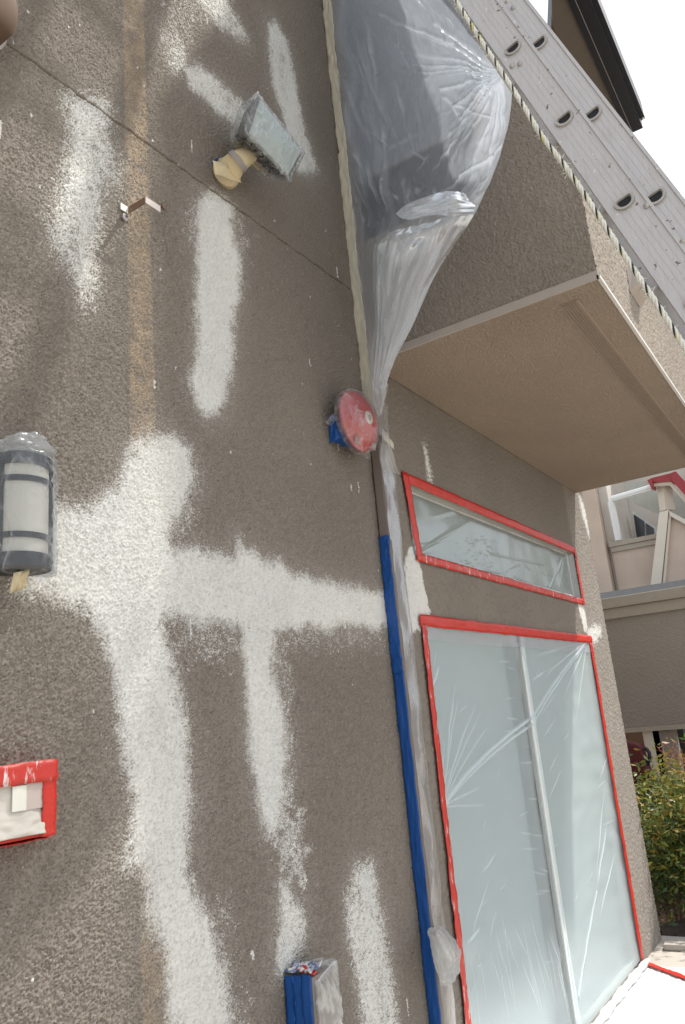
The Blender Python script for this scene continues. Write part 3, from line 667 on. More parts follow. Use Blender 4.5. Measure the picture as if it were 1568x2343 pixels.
yt = YW - .0085
strip('tape', (a[0], yt, a[2] - W), (b[0], yt, b[2] - W * .8), (0, 0, W), (0, -1, 0), M_red, tm, 120, 5)
strip('tape', (d[0] - .02, yt, d[2]), (c[0], yt, c[2]), (0, 0, W * .8), (0, -1, 0), M_red_s, tm, 120, 6)
strip('tape', (d[0] - .02, yt - .0015, d[2]), (a[0], yt - .0015, a[2] - .01), (.055, 0, 0), (0, -1, 0), M_red, tm, 40, 7, rough_edge=.002)
strip('tape', (c[0] - .045, yt - .0015, c[2]), (b[0] - .045, yt - .0015, b[2] - .01), (.045, 0, 0), (0, -1, 0), M_red, tm, 40, 8)

# ------------------------------------------------------------------ downspout and its wraps
PX0, PX1, PY0 = 2.72, 2.805, 1.500
dsn = thing('downspout', 'taupe rectangular downspout running down the wall left of the patio door', 'downspout', (PX0, YW, 0))
MB().box((PX0, PY0, -.02), (PX1, YW - .006, 6.1)).build('pipe', M_pipe, dsn, bevel=.006)
for z in (5.3,): MB().box((PX0 - .02, PY0 - .002, z), (PX1 + .02, YW - .004, z + .03)).build('bracket', M_pipe, dsn)
bt = thing('blue_tape', 'long blue tape strip on the left side of the downspout below eye-catching red bell', 'tape', (PX0, 1.52, 0))
bt['label'] = 'long strip of blue tape down the left side of the downspout'
ztop = onx(882, 1226, PX0)[2]
for z0, z1, sd in ((-.01, 1.78, 1), (1.77, ztop, 2)):
    strip('tape', (PX0 - .003 - .001 * sd, YW - .004, z0), (PX0 - .003 - .001 * sd, YW - .004, z1), (0, -.048, 0), (-1, 0, 0), M_blue, bt, 80, sd + 20, wob=.0022, rough_edge=.0016, nw=9)
df = thing('downspout_film', 'crinkled clear film wrapped round the downspout front, bunched loosely near the bottom', 'plastic film', (PX0, PY0, 0))
nu, nv = 700, 40
tz = np.linspace(-.01, 2.92, nu)[:, None]; s = np.linspace(0, 1, nv)[None]
zz = np.broadcast_to(tz, (nu, nv)); ss = np.broadcast_to(s, (nu, nv))
nz = fft_noise((nu, nv), .0042, .20, .5, 32) * .0016
skew = .9 * np.sin((zz - ss * .16) * 46) + .6 * np.sin((zz - ss * .24) * 91 + 1); nz = nz + .0004 * np.clip(skew, 0, 2) * (fft_noise((nu, nv), .0042, .5, .5, 35) > -.1)
x0 = np.where(zz > 2.3, PX0 - .006, PX0 + .004); ripple = .007 * np.interp(zz, [-.01, .9, 2.0, 2.5, 2.75, 2.92], [.4, .6, .7, 1.4, 2.2, 2.5])
left = x0 + .5 * ripple * np.sin(zz * 23 + 1) * (zz > 1.9)
right = PX1 + .012 + ripple * .6 * np.sin(zz * 11) + np.interp(zz, [2.55, 2.68, 2.75, 2.85], [0, .03, .01, 0])
X = left + (right - left) * ss
Yf = PY0 - .008 - nz - .008 * np.sin(np.pi * ss) * (1 + .5 * np.sin(zz * 13)) + np.where(ss > .9, (ss - .9) * .35, 0)
fo = np.clip(np.abs(fft_noise((nu, nv), .0042, .10, .5, 33, aniso=.25)) - 1.7, 0, 1)
grid_mesh('film', np.stack([X, Yf, zz], -1), M_film_wrap, df, {'fold': fo})
# the loose bunch
b0 = [ony(x, y, yy) for x, y, yy in ((978, 2125, 1.47), (1008, 2118, 1.47), (1040, 2150, 1.44), (1056, 2178, 1.44), (1052, 2225, 1.44), (1035, 2250, 1.44), (1010, 2256, 1.45), (996, 2200, 1.45), (1000, 2140, 1.40), (1030, 2200, 1.38), (1015, 2235, 1.40))]
hull_bag('loose_film', b0, M_film_wrap, df, .002, 4, .010, 22, 3, (1, 1, .5), 1)

ps_ = thing('plastic_sheet', 'big translucent plastic sheet hung from the downspout to the ladder over the balcony side', 'plastic sheet', tuple(ony(830, 800, 1.49)))
def A(x, y, d): return atd(x, y, d)
dl = lambda x, y: onx(x, y, PX0 - .004) @ FWD - EYE @ FWD
def rowpts(y, xl, xr, dr, n=6, belly=.10):
    d0 = (onx(xl, y, PX0 - .006) - EYE) @ FWD; P = []
    for k in range(n):
        t = k / (n - 1); x = xl + (xr - xl) * t; d = d0 + (dr - d0) * t - belly * math.sin(math.pi * t)
        P.append(atd(x, y + 0 * t, d))
    return P
rows = [(-160, 738, 960, 2.62), (-60, 748, 1010, 2.56), (20, 757, 1062, 2.52), (90, 764, 1108, 2.50), (150, 770, 1156, 2.48), (190, 774, 1172, 2.52), (260, 781, 1167, 2.60), (330, 788, 1150, 2.68), (400, 796, 1128, 2.74),
        (450, 802, 1104, 2.78), (490, 806, 1085, 2.80), (560, 814, 1032, 2.84), (650, 823, 986, 2.88), (740, 833, 946, 2.92), (820, 842, 906, 2.96), (880, 850, 884, 2.98), (945, 858, 872, 2.99)]
ctrl = np.array([rowpts(y, xl, xr, dr, belly=.07 * min(1, (xr - xl) / 300)) for y, xl, xr, dr in rows])
nu, nv = 460, 280
P = bicubic(ctrl, nu, nv)
# work out creases in the sheet's own picture-free parameters: metres along and across
Uu, Vv = np.meshgrid(np.linspace(0, len(rows) - 1, nu), np.linspace(0, 1, nv), indexing='ij')
ys = np.array([r[0] for r in rows]); xl = np.array([r[1] for r in rows]); xr = np.array([r[2] for r in rows])
def uv(x, y):
    u = np.interp(y, ys, np.arange(len(ys))); a = np.interp(y, ys, xl); b = np.interp(y, ys, xr); return u, (x - a) / (b - a)
Sm = np.interp(Uu, np.arange(len(ys)), ys) / 600.0          # about metres down the sheet
a_ = np.interp(Uu, np.arange(len(ys)), xl); b_ = np.interp(Uu, np.arange(len(ys)), xr); Tm = (a_ + (b_ - a_) * Vv) / 600.0
def sg(a, b, wd, am, tp=0): return (a[1] / 600, a[0] / 600, b[1] / 600, b[0] / 600, wd, am, tp)
G = (1158, 158)
CRB = [sg(G, (990, 55), .030, .022, 2), sg(G, (862, 30), .022, .014, 2), sg(G, (945, 75), .02, .012, 1), sg(G, (1010, 205), .026, .020, 2), sg(G, (1030, 240), .02, .02, 2), sg((1030, 240), (1122, 268), .016, .014, 2),
       sg(G, (1044, 268), .024, .022, 2), sg((1044, 268), (1014, 225), .018, .016, 2), sg(G, (940, 120), .03, .012, 1), sg(G, (960, 150), .022, .010, 1), sg(G, (930, 165), .018, .010, 1),
       sg(G, (1060, 440), .022, .016, 1), sg(G, (1085, 470), .02, .014, 1), sg(G, (1010, 420), .02, .012, 1), sg(G, (990, 350), .022, .012, 1), sg(G, (1120, 400), .02, .014, 1), sg(G, (1140, 350), .018, .012, 1),
       sg((1150, 330), (960, 470), .018, .014, 2), sg((800, 60), (905, 330), .030, .012), sg((830, 30), (870, 230), .022, .010), sg((780, 170), (850, 330), .025, .010), sg((790, 230), (800, 330), .03, .012),
       sg((870, 260), (880, 400), .018, .010), sg((895, 170), (925, 300), .016, .008), sg((850, 300), (890, 340), .014, .012), sg((835, 360), (868, 470), .026, .014), sg((868, 380), (885, 495), .018, .014), sg((800, 340), (835, 390), .02, .012),
       sg((930, 340), (985, 370), .02, .008), sg((875, 345), (960, 300), .03, .006), sg((945, 390), (990, 350), .012, .010), sg((985, 395), (1060, 300), .015, .010), sg((900, 440), (915, 460), .014, .01),
       sg((862, 560), (852, 900), .016, .012, 2), sg((870, 560), (880, 700), .012, .008), sg((1040, 520), (880, 850), .02, .008, 2), sg((1010, 540), (872, 870), .018, .008, 2), sg((985, 600), (900, 800), .016, .006), sg((1080, 495), (905, 820), .016, .008, 2),
       sg((960, 560), (930, 620), .014, .008), sg((905, 540), (930, 580), .012, .008), sg((800, 480), (830, 800), .014, .006), sg((815, 560), (840, 850), .012, .005)]
rg = np.random.default_rng(12)
for i in range(22):
    x, y = rg.uniform(785, 960), rg.uniform(0, 430); ang = rg.normal(1.32, .13); L = rg.uniform(60, 170)
    CRB.append(sg((x, y), (x + L * math.cos(ang), y + L * math.sin(ang)), rg.uniform(.008, .026), rg.uniform(.002, .006)))
for i in range(26):
    ang = rg.uniform(1.75, 3.35); r0 = rg.uniform(5, 60); L = rg.uniform(60, 190); c_, s_ = math.cos(ang), math.sin(ang)
    CRB.append(sg((G[0] + r0 * c_, G[1] + r0 * s_), (G[0] + (r0 + L) * c_, G[1] + (r0 + L) * s_), rg.uniform(.006, .014), rg.uniform(.004, .010), 1))
CRB = [(c[0], c[1], c[2], c[3], c[4] * .55, c[5] * .7) + tuple(c[6:]) for c in CRB]
h, fo = creases(Sm, Tm, CRB)
nn = grid_normals(P)
if (nn[nu // 2, nv // 2] @ (EYE - P[nu // 2, nv // 2])) < 0: nn = -nn
wk = np.clip((b_ - a_) / 330, .05, 1)
big = (fft_noise((nu, nv), .004, .40, .5, 51) * .010 + fft_noise((nu, nv), .004, .12, .5, 52, aniso=.4) * .0012 - np.abs(fft_noise((nu, nv), .004, .20, .55, 53, aniso=.7)) * .0045 - np.abs(fft_noise((nu, nv), .004, .09, .5, 54, aniso=.5)) * .0016) * wk; h = h * wk
edge = np.clip(np.minimum(Vv, 1 - Vv) / .06, 0, 1)
P = P + ((h + big) * (.15 + .85 * edge))[..., None] * nn
# hem: the free right edge is doubled over and so whiter
hem = np.clip((Vv - .80) / .05, 0, 1) * np.clip((Uu - 4.5) / .6, 0, 1) * .45
low = np.clip((Tm * 600 - 858) / 12, 0, 1) * np.clip((Uu - 10) / 1.0, 0, 1) * .35
lft = .55 * np.exp(-((Tm * 600 - a_ - 26 - 10 * np.sin(Uu * 1.7)) / 11) ** 2) * np.clip((9.5 - Uu) / 1.5, 0, 1) + .40 * np.exp(-((Tm * 600 - a_ - 62 - .10 * (Sm * 600 - 200)) / 9) ** 2) * np.clip((11 - Uu) / 1.5, 0, 1) * np.clip((Uu - 4) / 2, 0, 1)
fo = np.clip(fo + hem * .8 + low + lft, 0, 1)
grid_mesh('sheet', P, M_film_big, ps_, {'fold': fo})
# the turned-back flap
def loft(name, rows_, mat_, parent, nu=70, nv=50, amp=.004, seed=0, fold=.4):
    amp *= .35
    c = np.array([[atd(*p) for p in r] for r in rows_]); Q = bicubic(c, nu, nv); n_ = grid_normals(Q)
    k = fft_noise((nu, nv), .004, .20, .5, seed, aniso=.2) * amp
    f = np.clip(np.abs(fft_noise((nu, nv), .004, .16, .5, seed + 1, aniso=.12)) - 1.3, 0, 1) * .6 + fold * .8
    return grid_mesh(name, Q + k[..., None] * n_, mat_, parent, {'fold': np.clip(f, 0, 1)})
loft('flap', [[(905, 488, 2.74), (912, 494, 2.73), (925, 500, 2.73), (940, 500, 2.74)], [(940, 462, 2.66), (948, 478, 2.63), (962, 490, 2.64), (975, 494, 2.68)], [(1000, 442, 2.60), (1008, 460, 2.57), (1015, 478, 2.58), (1020, 492, 2.62)],
              [(1045, 436, 2.60), (1050, 455, 2.57), (1052, 475, 2.58), (1050, 494, 2.62)], [(1062, 440, 2.66), (1076, 460, 2.64), (1088, 475, 2.66), (1070, 494, 2.70)]], M_film_big, ps_, seed=61, amp=.005)
loft('flap', [[(1086, 490, 2.72), (1040, 490, 2.66), (980, 508, 2.66), (930, 520, 2.68), (892, 530, 2.72)], [(1070, 515, 2.72), (1020, 520, 2.66), (960, 535, 2.65), (905, 545, 2.68), (866, 560, 2.74)], [(1040, 560, 2.76), (1000, 570, 2.72), (945, 580, 2.72), (890, 590, 2.74), (862, 600, 2.78)],
              [(986, 650, 2.82), (955, 655, 2.80), (920, 660, 2.80), (885, 660, 2.82), (860, 665, 2.84)], [(945, 742, 2.88), (925, 745, 2.87), (900, 745, 2.87), (875, 745, 2.88), (862, 745, 2.90)], [(906, 820, 2.93), (895, 820, 2.92), (882, 822, 2.92), (868, 822, 2.93), (856, 822, 2.94)], [(876, 900, 2.96), (870, 900, 2.96), (863, 900, 2.96), (856, 900, 2.96), (850, 900, 2.96)]], M_film_flap, ps_, 130, 60, .004, 71, .15)
# gathered tail below the sheet, running into the downspout wrap
loft('tail', [[(884, 870, 2.93), (874, 880, 2.91), (862, 885, 2.92), (852, 890, 2.95)], [(888, 884, 2.93), (878, 905, 2.90), (866, 915, 2.92), (856, 925, 2.95)], [(880, 915, 2.93), (874, 930, 2.91), (868, 940, 2.92), (862, 945, 2.95)], [(876, 940, 2.94), (874, 946, 2.93), (870, 950, 2.93), (866, 955, 2.95)]], M_film_wrap, ps_, 50, 30, .006, 81, .2)
loft('tail', [[(876, 980, 2.95), (880, 985, 2.93), (886, 990, 2.93), (890, 1000, 2.95)], [(872, 1010, 2.95), (882, 1015, 2.93), (892, 1025, 2.94), (900, 1035, 2.96)], [(868, 1045, 2.95), (880, 1050, 2.93), (896, 1060, 2.95), (908, 1072, 2.97)], [(876, 1075, 2.96), (890, 1078, 2.95), (904, 1082, 2.97), (918, 1086, 2.98)]], M_film_wrap, ps_, 50, 30, .006, 91, .25)
# cream masking tape holding the sheet to the downspout
yb = [onx(x, y, PX0 - .004) for x, y in ((735, 0), (752, 0))]
strip('tape', (PX0 - .005, YW - .002, 2.83), (PX0 - .005, YW - .002, 5.6), (0, -.050, 0), (-1, 0, 0), M_cream, ps_, 160, 55, wob=.003, rough_edge=.003, nw=9)
strip('tape', (PX0 - .002, PY0 - .024, 2.735), (PX1 + .012, PY0 - .016, 2.715), (0, 0, .035), (0, -1, 0), M_cream, ps_, 20, 56)

# ------------------------------------------------------------------ alarm bell
bc = np.array([2.515, 1.478, 2.757]); R_ = .126
ab = thing('alarm_bell', 'round red alarm bell wrapped in clear film beside the downspout', 'alarm bell', tuple(bc))
MB().lathe(bc, (0, -1, 0), [(-.004, R_ - .006), (0, R_), (.012, R_ * .985), (.026, R_ * .90), (.040, R_ * .74), (.050, R_ * .52), (.056, R_ * .28), (.058, 0)], 56).build('gong', M_bell, ab, smooth=True)
MB().lathe(bc + (0, -.056, 0), (0, -1, 0), [(0, .027), (.004, .027), (.006, .024), (.006, .010), (.003, .010)], 32).build('cap_ring', M_capw, ab, smooth='auto')
MB().lathe(bc + (0, -.058, 0), (0, -1, 0), [(0, .0095), (.007, .009), (.009, 0)], 16).build('cap_screw', M_zinc, ab, smooth=True)
MB().box((2.425, 1.478, 2.668), (2.56, YW - .004, 2.775)).build('back_box', M_blue, ab, bevel=.008)
strip('blue_tape', (2.418, 1.480, 2.672), (2.412, 1.548, 2.655), (.012, 0, .085), (-.9, -.2, -.3), M_blue, ab, 14, 60, wob=.004, nw=8)
cl = [bc + np.array([R_ * math.cos(t) * r, y, R_ * math.sin(t) * r]) for r, y in ((1.03, .012), (1.0, -.02), (.72, -.047), (.3, -.066)) for t in np.linspace(0, 2 * math.pi, 22)[:-1]]
hull_bag('film', cl, film_mat('bell film', (.82, .80, .82), body=.12, gloss=.22, rough=.12, foldgain=.55, bumpk=.05), ab, .009, 4, .0045, 20, 5, (1.6, 1, .5), 1)
hull_bag('film_tuft', [bc + np.array(p) for p in ((-.135, .03, .0), (-.11, .03, .012), (-.105, .05, -.03), (-.14, .06, -.03), (-.12, .01, -.02))], M_film_bag, ab, .002, 3, .006, 50, 6)
hull_bag('film_tuft', [ony(x, y, 1.46) for x, y in ((833, 1040), (850, 1036), (846, 1050), (838, 1050))] + [ony(842, 1043, 1.50)], M_film_bag, ab, .002, 3, .006, 50, 7)
strip('tape', bc + np.array([-.075, -.034, -.085]), bc + np.array([.085, -.034, -.078]), (.0, .012, -.030), (0, -1, -.3), M_film_wrap, ab, 16, 61)

# ------------------------------------------------------------------ floodlight
TL, TR, BL, BR = ony(594, 226, 1.33), ony(688, 345, 1.33), ony(568, 305, 1.385), ony(658, 402, 1.385)
fw = thing('floodlight', 'square floodlight bagged in clear film on a tan taped mount, tilted down off the wall', 'floodlight', tuple(ony(530, 400, YW)))
_c = (TL + TR + BL + BR) / 4; TL, TR, BL, BR = [_c + (p - _c) * 1.10 for p in (TL, TR, BL, BR)]
nL = nrm(np.cross(TR - TL, BL - TL)); 
if nL[1] > 0: nL = -nL
cen = (TL + TR + BL + BR) / 4; back = -nL * .105
sh = lambda p, k: cen + (p - cen) * k
MB().hexa([BL, BR, TR, TL, sh(BL, .72) + back, sh(BR, .72) + back, sh(TR, .72) + back, sh(TL, .72) + back]).build('housing', simple('dark bronze', (.045, .04, .038), .5), fw, bevel=.004)
MB().hexa([sh(BL, .9) + nL * .001, sh(BR, .9) + nL * .001, sh(TR, .9) + nL * .001, sh(TL, .9) + nL * .001] + [sh(p, .88) + nL * .006 for p in (BL, BR, TR, TL)]).build('lens', M_lens, fw)
ex, ez = (TR - TL), (BL - TL)
for k in range(7):
    a0 = BL + (BR - BL) * (k + .7) / 8 ; MB().bar(a0 + back * .15 - ez * .0, a0 + back * .8 - ez * .10, nrm(ex) * .0025, nrm(ez) * .006).build('cooling_fin', M_black, fw)
kn0, kn1 = ony(548, 362, 1.44), ony(512, 405, 1.548)
kb = cen + back * 1.0 + nrm(ez) * .03
MB().tube([ony(516, 398, 1.549), ony(519, 393, 1.52), ony(540, 372, 1.47), kb], [.055, .053, .040, .028], 20).build('mount', M_yellow, fw, smooth='auto')
MB().tube([ony(540, 372, 1.47), ony(549, 364, 1.455)], [.0435, .041], 20, cap=False).build('knuckle', simple('grey knuckle', (.27, .25, .24), .5), fw, smooth=True)
ring = [sh(p, .80) + back * 1.02 for p in (BL, BR, TR, TL)]
MB().tube([kb + (ring[i % 4] - kb) * .55 + back * .1 for i in range(4)], .020, 8, closed=True).build('tape', M_yellow, fw, smooth=True)
MB().hexa([ring[0], ring[1], sh(BR, .7) + back * .75, sh(BL, .7) + back * .75, kb - nrm(ex) * .05, kb + nrm(ex) * .06, kb + nrm(ex) * .05 - nrm(ez) * .02, kb - nrm(ex) * .04 - nrm(ez) * .02]).build('tape', M_yellow, fw, bevel=.004)
strip('blue_tape', ony(486, 366, 1.52), ony(502, 356, 1.52), (0, .01, -.014), (0, -1, 0), M_blue, fw, 8, 70)
strip('tape', ony(492, 400, 1.49), ony(552, 418, 1.49), (-.012, .0, .05), nrm((-.3, -1, -.2)), M_yellow, fw, 14, 71, wob=.003)
hull_bag('film', [TL, TR, BL, BR] + [sh(p, .80) + back * 1.05 for p in (BL, BR, TR, TL)] + [cen + nL * .012], M_film_bag2, fw, .012, 5, .0055, 26, 8, (1.8, 1.8, .35), 1)

# ------------------------------------------------------------------ wall lantern at the left edge
lc = ony(46, 1150, 1.44); LR = .063
wl_ = thing('wall_lantern', 'black caged wall lantern with opal glass bagged in clear film', 'lantern', (lc[0], YW, lc[2]))
zz_ = lambda y: ony(50, y, 1.44 - LR)[2]
z_t, z_1, z_2, z_b = zz_(1040), zz_(1086), zz_(1217), zz_(1268)
MB().lathe((lc[0], lc[1], 0), (0, 0, 1), [(z_b - .01, .002), (z_b - .01, LR - .005), (z_t + .010, LR - .005), (z_t + .015, .002)], 36).build('glass', M_opal, wl_, smooth='auto')
for z, hh_ in ((z_1, .006), (z_2, .006)): MB().lathe((lc[0], lc[1], 0), (0, 0, 1), [(z - hh_, LR - .004), (z - hh_, LR), (z + hh_, LR), (z + hh_, LR - .004)], 40).build('cage_ring', M_black, wl_, smooth='auto')
MB().lathe((lc[0], lc[1], 0), (0, 0, 1), [(z_b - .018, .01), (z_b - .018, LR + .002), (z_b + .010, LR + .002), (z_b + .010, LR - .006)], 40).build('base_band', M_black, wl_, smooth='auto')
MB().lathe((lc[0], lc[1], 0), (0, 0, 1), [(z_t - .012, LR - .006), (z_t - .012, LR + .002), (z_t + .012, LR + .002), (z_t + .020, LR * .8), (z_t + .022, 0)], 40).build('cap', M_black, wl_, smooth='auto')
for t in (-.12 * math.pi, -.9 * math.pi, .35 * math.pi, .65 * math.pi):
    p = (lc[0] + LR * math.cos(t), lc[1] + LR * math.sin(t)); MB().box((p[0] - .0045, p[1] - .004, z_b), (p[0] + .0045, p[1] + .004, z_t)).build('cage_bar', M_black, wl_)
MB().box((lc[0] - .035, 1.520, z_b + .02), (lc[0] + .035, YW - .004, z_t)).build('back_plate', M_black, wl_, bevel=.006)
MB().box((lc[0] - .02, 1.47, z_t - .02), (lc[0] + .02, 1.516, z_t + .01)).build('arm', M_black, wl_)
bp = [(lc[0] + (LR + .012) * math.cos(t), lc[1] + (LR + .012) * math.sin(t), z) for t in np.linspace(-math.pi, 0, 9) for z in (z_b - .025, z_t + .012)] + \
     [(lc[0] + sx * .105, 1.535, z) for sx in (-1, .75) for z in (z_b + .02, z_t - .02)] + [(lc[0] - .02, lc[1] - .02, z_t + .06), (lc[0] + .03, lc[1], z_t + .055)]
hull_bag('film', bp, M_film_bag, wl_, .003, 5, .0045, 22, 11, (1, 1, .8), 1)
fs_ = [[np.array([lc[0] + LR * .80 + (.118 - LR * .8) * k / 7, lc[1] - .045 + (1.540 - lc[1] + .045) * k / 7 - .018 * math.sin(math.pi * k / 7), z_b - .02 + (z_t - z_b + .05) * j / 9 - .02 * (k / 7) * (j > 6)]) for k in range(8)] for j in range(10)]
Q = bicubic(np.array(fs_), 90, 50); Q = Q + (fft_noise((90, 50), .004, .05, .6, 77) * .0016)[..., None] * np.array([.7, -.7, 0])
grid_mesh('film_side', Q, M_film_white, wl_, {'fold': np.clip(np.abs(fft_noise((90, 50), .004, .05, .6, 78)) - 1.2, 0, 1)})
hull_bag('film_top', [(lc[0] + x, lc[1] + y, z_t + z) for x, y, z in ((-.05, -.05, .03), (.05, -.05, .03), (-.03, -.04, .062), (.02, -.045, .068), (.045, .0, .05), (-.05, .02, .05), (.05, .06, .03), (-.05, .06, .03))], M_film_wrap, wl_, .003, 4, .012, 34, 21)
strip('tape_tab', ony(30, 1312, 1.40), ony(66, 1300, 1.40), (-.006, .005, -.040), (0, -1, 0), M_yellow, wl_, 12, 80, wob=.004)

# ------------------------------------------------------------------ taped vent panel, lower left
vp = thing('taped_panel', 'shallow wall panel covered in masking paper and framed with red tape at left edge', 'panel', (1.0, YW, 1.5))
vx0, vx1, vz0, vz1, vy = .72, 1.122, 1.430, 1.577, 1.502
MB().box((vx0, vy, vz0), (vx1, YW - .005, vz1)).build('box', M_red, vp, bevel=.004)
nu, nv = 60, 40
Sx, Tz = np.meshgrid(np.linspace(vx0 + .02, vx1 - .028, nu), np.linspace(vz0 + .008, vz1 - .035, nv), indexing='ij')
puff = np.clip((vz0 + .06 - Tz) / .05, 0, 1); pp = fft_noise((nu, nv), .006, .06, .6, 5) * .0015
grid_mesh('paper', np.stack([Sx, vy - .0035 - .010 * puff * (1 + .3 * np.sin(Sx * 60)) + pp * (0.4 + puff), Tz], -1), M_paper, vp, thick=.0006)
MB().box((1.02, vy - .010, vz0 + .058), (1.052, vy - .007, vz1 - .040)).build('paper_patch', M_capw, vp)
MB().box((1.053, vy - .0085, vz0 + .058), (vx1 - .030, vy - .006, vz1 - .038)).build('paper_patch', simple('pinkish paper', (.52, .44, .40), .8), vp)
strip('tape', (vx0, vy - .012, vz1 - .040), (vx1 + .002, vy - .012, vz1 - .038), (0, 0, .043), (0, -1, 0), M_red_s, vp, 50, 90)
strip('tape', (vx1 - .033, vy - .009, vz0), (vx1 - .031, vy - .009, vz1 - .030), (.034, 0, 0), (0, -1, 0), M_red, vp, 30, 91, wob=.0015)
strip('tape', (vx0, vy - .002, vz0 - .004), (vx1, vy - .002, vz0 - .002), (0, .045, .0), (0, 0, -1), M_red, vp, 40, 92)

# ------------------------------------------------------------------ wrapped box, lower middle
wb = thing('wrapped_box', 'upright electrical box with blue taped side and clear film, below the white primer streak', 'box', (1.97, YW, .6))
bx0, bx1, by0, bz1 = 1.925, 2.035, 1.452, .935
MB().box((bx0, by0, .42), (bx1, YW - .004, bz1)).build('box', simple('grey box', (.22, .19, .17), .6), wb, bevel=.004)
for k in range(3): strip('blue_tape', (bx0 - .003 - .001 * k, YW - .004 - .030 * k, .40), (bx0 - .003 - .001 * k, YW - .004 - .030 * k, bz1 + .004 * k), (0, -.036, 0), (-1, 0, 0), M_blue, wb, 40, 95 + k, wob=.002)
strip('tape_end', (bx0 - .002, 1.545, bz1 + .006), (bx0 - .002, by0, bz1 + .010), (.060, 0, .006), (0, 0, 1), tape_mat('tape ends', (.10, .16, .34), .16), wb, 20, 99, wob=.005)
strip('red_tape', (bx0 - .001, 1.50, bz1 + .011), (bx0 + .004, by0 - .003, bz1 + .004), (.022, 0, .002), (0, 0, 1), M_red_s, wb, 12, 98, wob=.004)
hull_bag('film', [(bx0 + .012, by0 - .008, z) for z in (.40, bz1 - .02)] + [(bx1 + .01, by0 - .008, z) for z in (.40, bz1 + .012)] + [(bx1 + .012, 1.54, z) for z in (.40, bz1 + .006)] + [(bx0 + .02, 1.53, z) for z in (.40, bz1 + .008)], film_mat('box film', (.80, .80, .79), body=.32, gloss=.26, rough=.12, foldgain=1.2, bumpk=.1), wb, .006, 5, .010, 26, 15, (1, 1, .6), 1)

# ------------------------------------------------------------------ leftover pipe strap
sp = thing('pipe_strap', 'small bent metal strap left on the wall across the tan stripe', 'strap', tuple(ony(310, 480, YW)))
L0, L1 = onx(290, 490, 1.405), onx(333, 456, 1.405)
zs = (L0[2] + L1[2]) / 2 + .004; yf = L1[1]
MB().box((1.403, yf, zs - .011), (1.406, YW - .003, zs + .011)).build('strap_leg', M_strap_in, sp)
MB().box((1.403, yf - .003, zs - .011), (1.462, yf, zs + .011)).build('strap_front', M_strap, sp)
MB().box((1.375, YW - .008, zs - .012), (1.403, YW - .005, zs + .010)).build('strap_foot', M_capw, sp)
an = ony(285, 498, YW - .006); MB().lathe(an, (0, -1, 0), [(0, .012), (.006, .012), (.009, .008), (.009, 0)], 20).build('anchor', M_zinc, sp, smooth='auto')
MB().lathe(an + (0, -.009, 0), (0, -1, 0), [(0, .004), (.003, .004), (.003, 0)], 6).build('screw_head', M_strap_in, sp)
an = ony(375, 473, YW - .004); MB().lathe(an, (0, -1, 0), [(0, .010), (.004, .010), (.005, 0)], 16).build('anchor', M_strap_in, sp, smooth='auto')

# ------------------------------------------------------------------ vent hood in the very corner
hc = ony(-45, -30, 1.47)
vh = thing('vent_hood', 'brown rounded vent hood at the extreme top left corner', 'vent', (hc[0], YW, hc[2]))
MB().lathe((hc[0], YW - .004, hc[2]), (0, -1, 0), [(0, .115), (.06, .115), (.085, .10), (.10, .06), (.103, 0)], 40).build('hood', simple('brown hood', (.10, .06, .035), .85), vh, smooth=True)
MB().lathe((hc[0], YW - .004, hc[2]), (0, -1, 0), [(0, .115), (0, .123), (.008, .123), (.008, .115)], 40).build('flange', simple('dark flange', (.05, .02, .012), .5), vh, smooth='auto')

# ------------------------------------------------------------------ extension ladder
Ld = nrm(ray(-305, -1930)); Nd = np.array([.02, -.95, .30]); Nd = nrm(Nd - (Nd @ Ld) * Ld); Rd = np.cross(Nd, Ld)
P0 = np.array([1.657, .403, 3.211])
lad = thing('extension_ladder', 'aluminium extension ladder leaning up in front of the balcony', 'ladder', (1.36, -.63, 0))
WID = .37
def rail(name, nc, half, ro, a0, a1, sgn=1):
    mb = MB(); web = .0022; fl_ = .024
    c = lambda a, n, r: P0 + a * Ld + n * Nd + r * Rd
    p, q = c(a0, nc, ro), c(a1, nc, ro)
    mb.bar(p, q, Nd * half, Rd * web)
    for s in (-1, 1):
        mb.bar(c(a0, nc + s * (half - .002), ro - sgn * fl_ / 2), c(a1, nc + s * (half - .002), ro - sgn * fl_ / 2), Nd * .002, Rd * fl_ / 2)
        mb.bar(c(a0, nc + s * (half - .0035), ro + sgn * .0035), c(a1, nc + s * (half - .0035), ro + sgn * .0035), Nd * .0035, Rd * .0022)
    for k in (-.35, -.1, .15, .4): mb.bar(c(a0, nc + k * half * 2 * .6, ro + sgn * .0022), c(a1, nc + k * half * 2 * .6, ro + sgn * .0022), Nd * .0012, Rd * .0006)
    return mb.build(name, M_alu, lad)
aB = -(P0[2]) / Ld[2] + .02
rail('fly_rail', 0.001, .040, 0, -2.6, 3.2); rail('base_rail', .056, .041, -.026, aB, 2.4)
rail('fly_rail', 0.001, .040, -WID, -2.6, 3.2, -1); rail('base_rail', .056, .041, -WID + .026 - .05, aB, 2.4, -1)
def dprof(r, n=14):
    pts = []
    for k in range(n + 1):
        t = math.pi + math.pi * k / n; pts.append((r * math.cos(t), r * .92 * math.sin(t)))
    pts += [(r, r * .28), (r * .8, r * .46), (-r * .8, r * .46), (-r, r * .28)]
    return pts
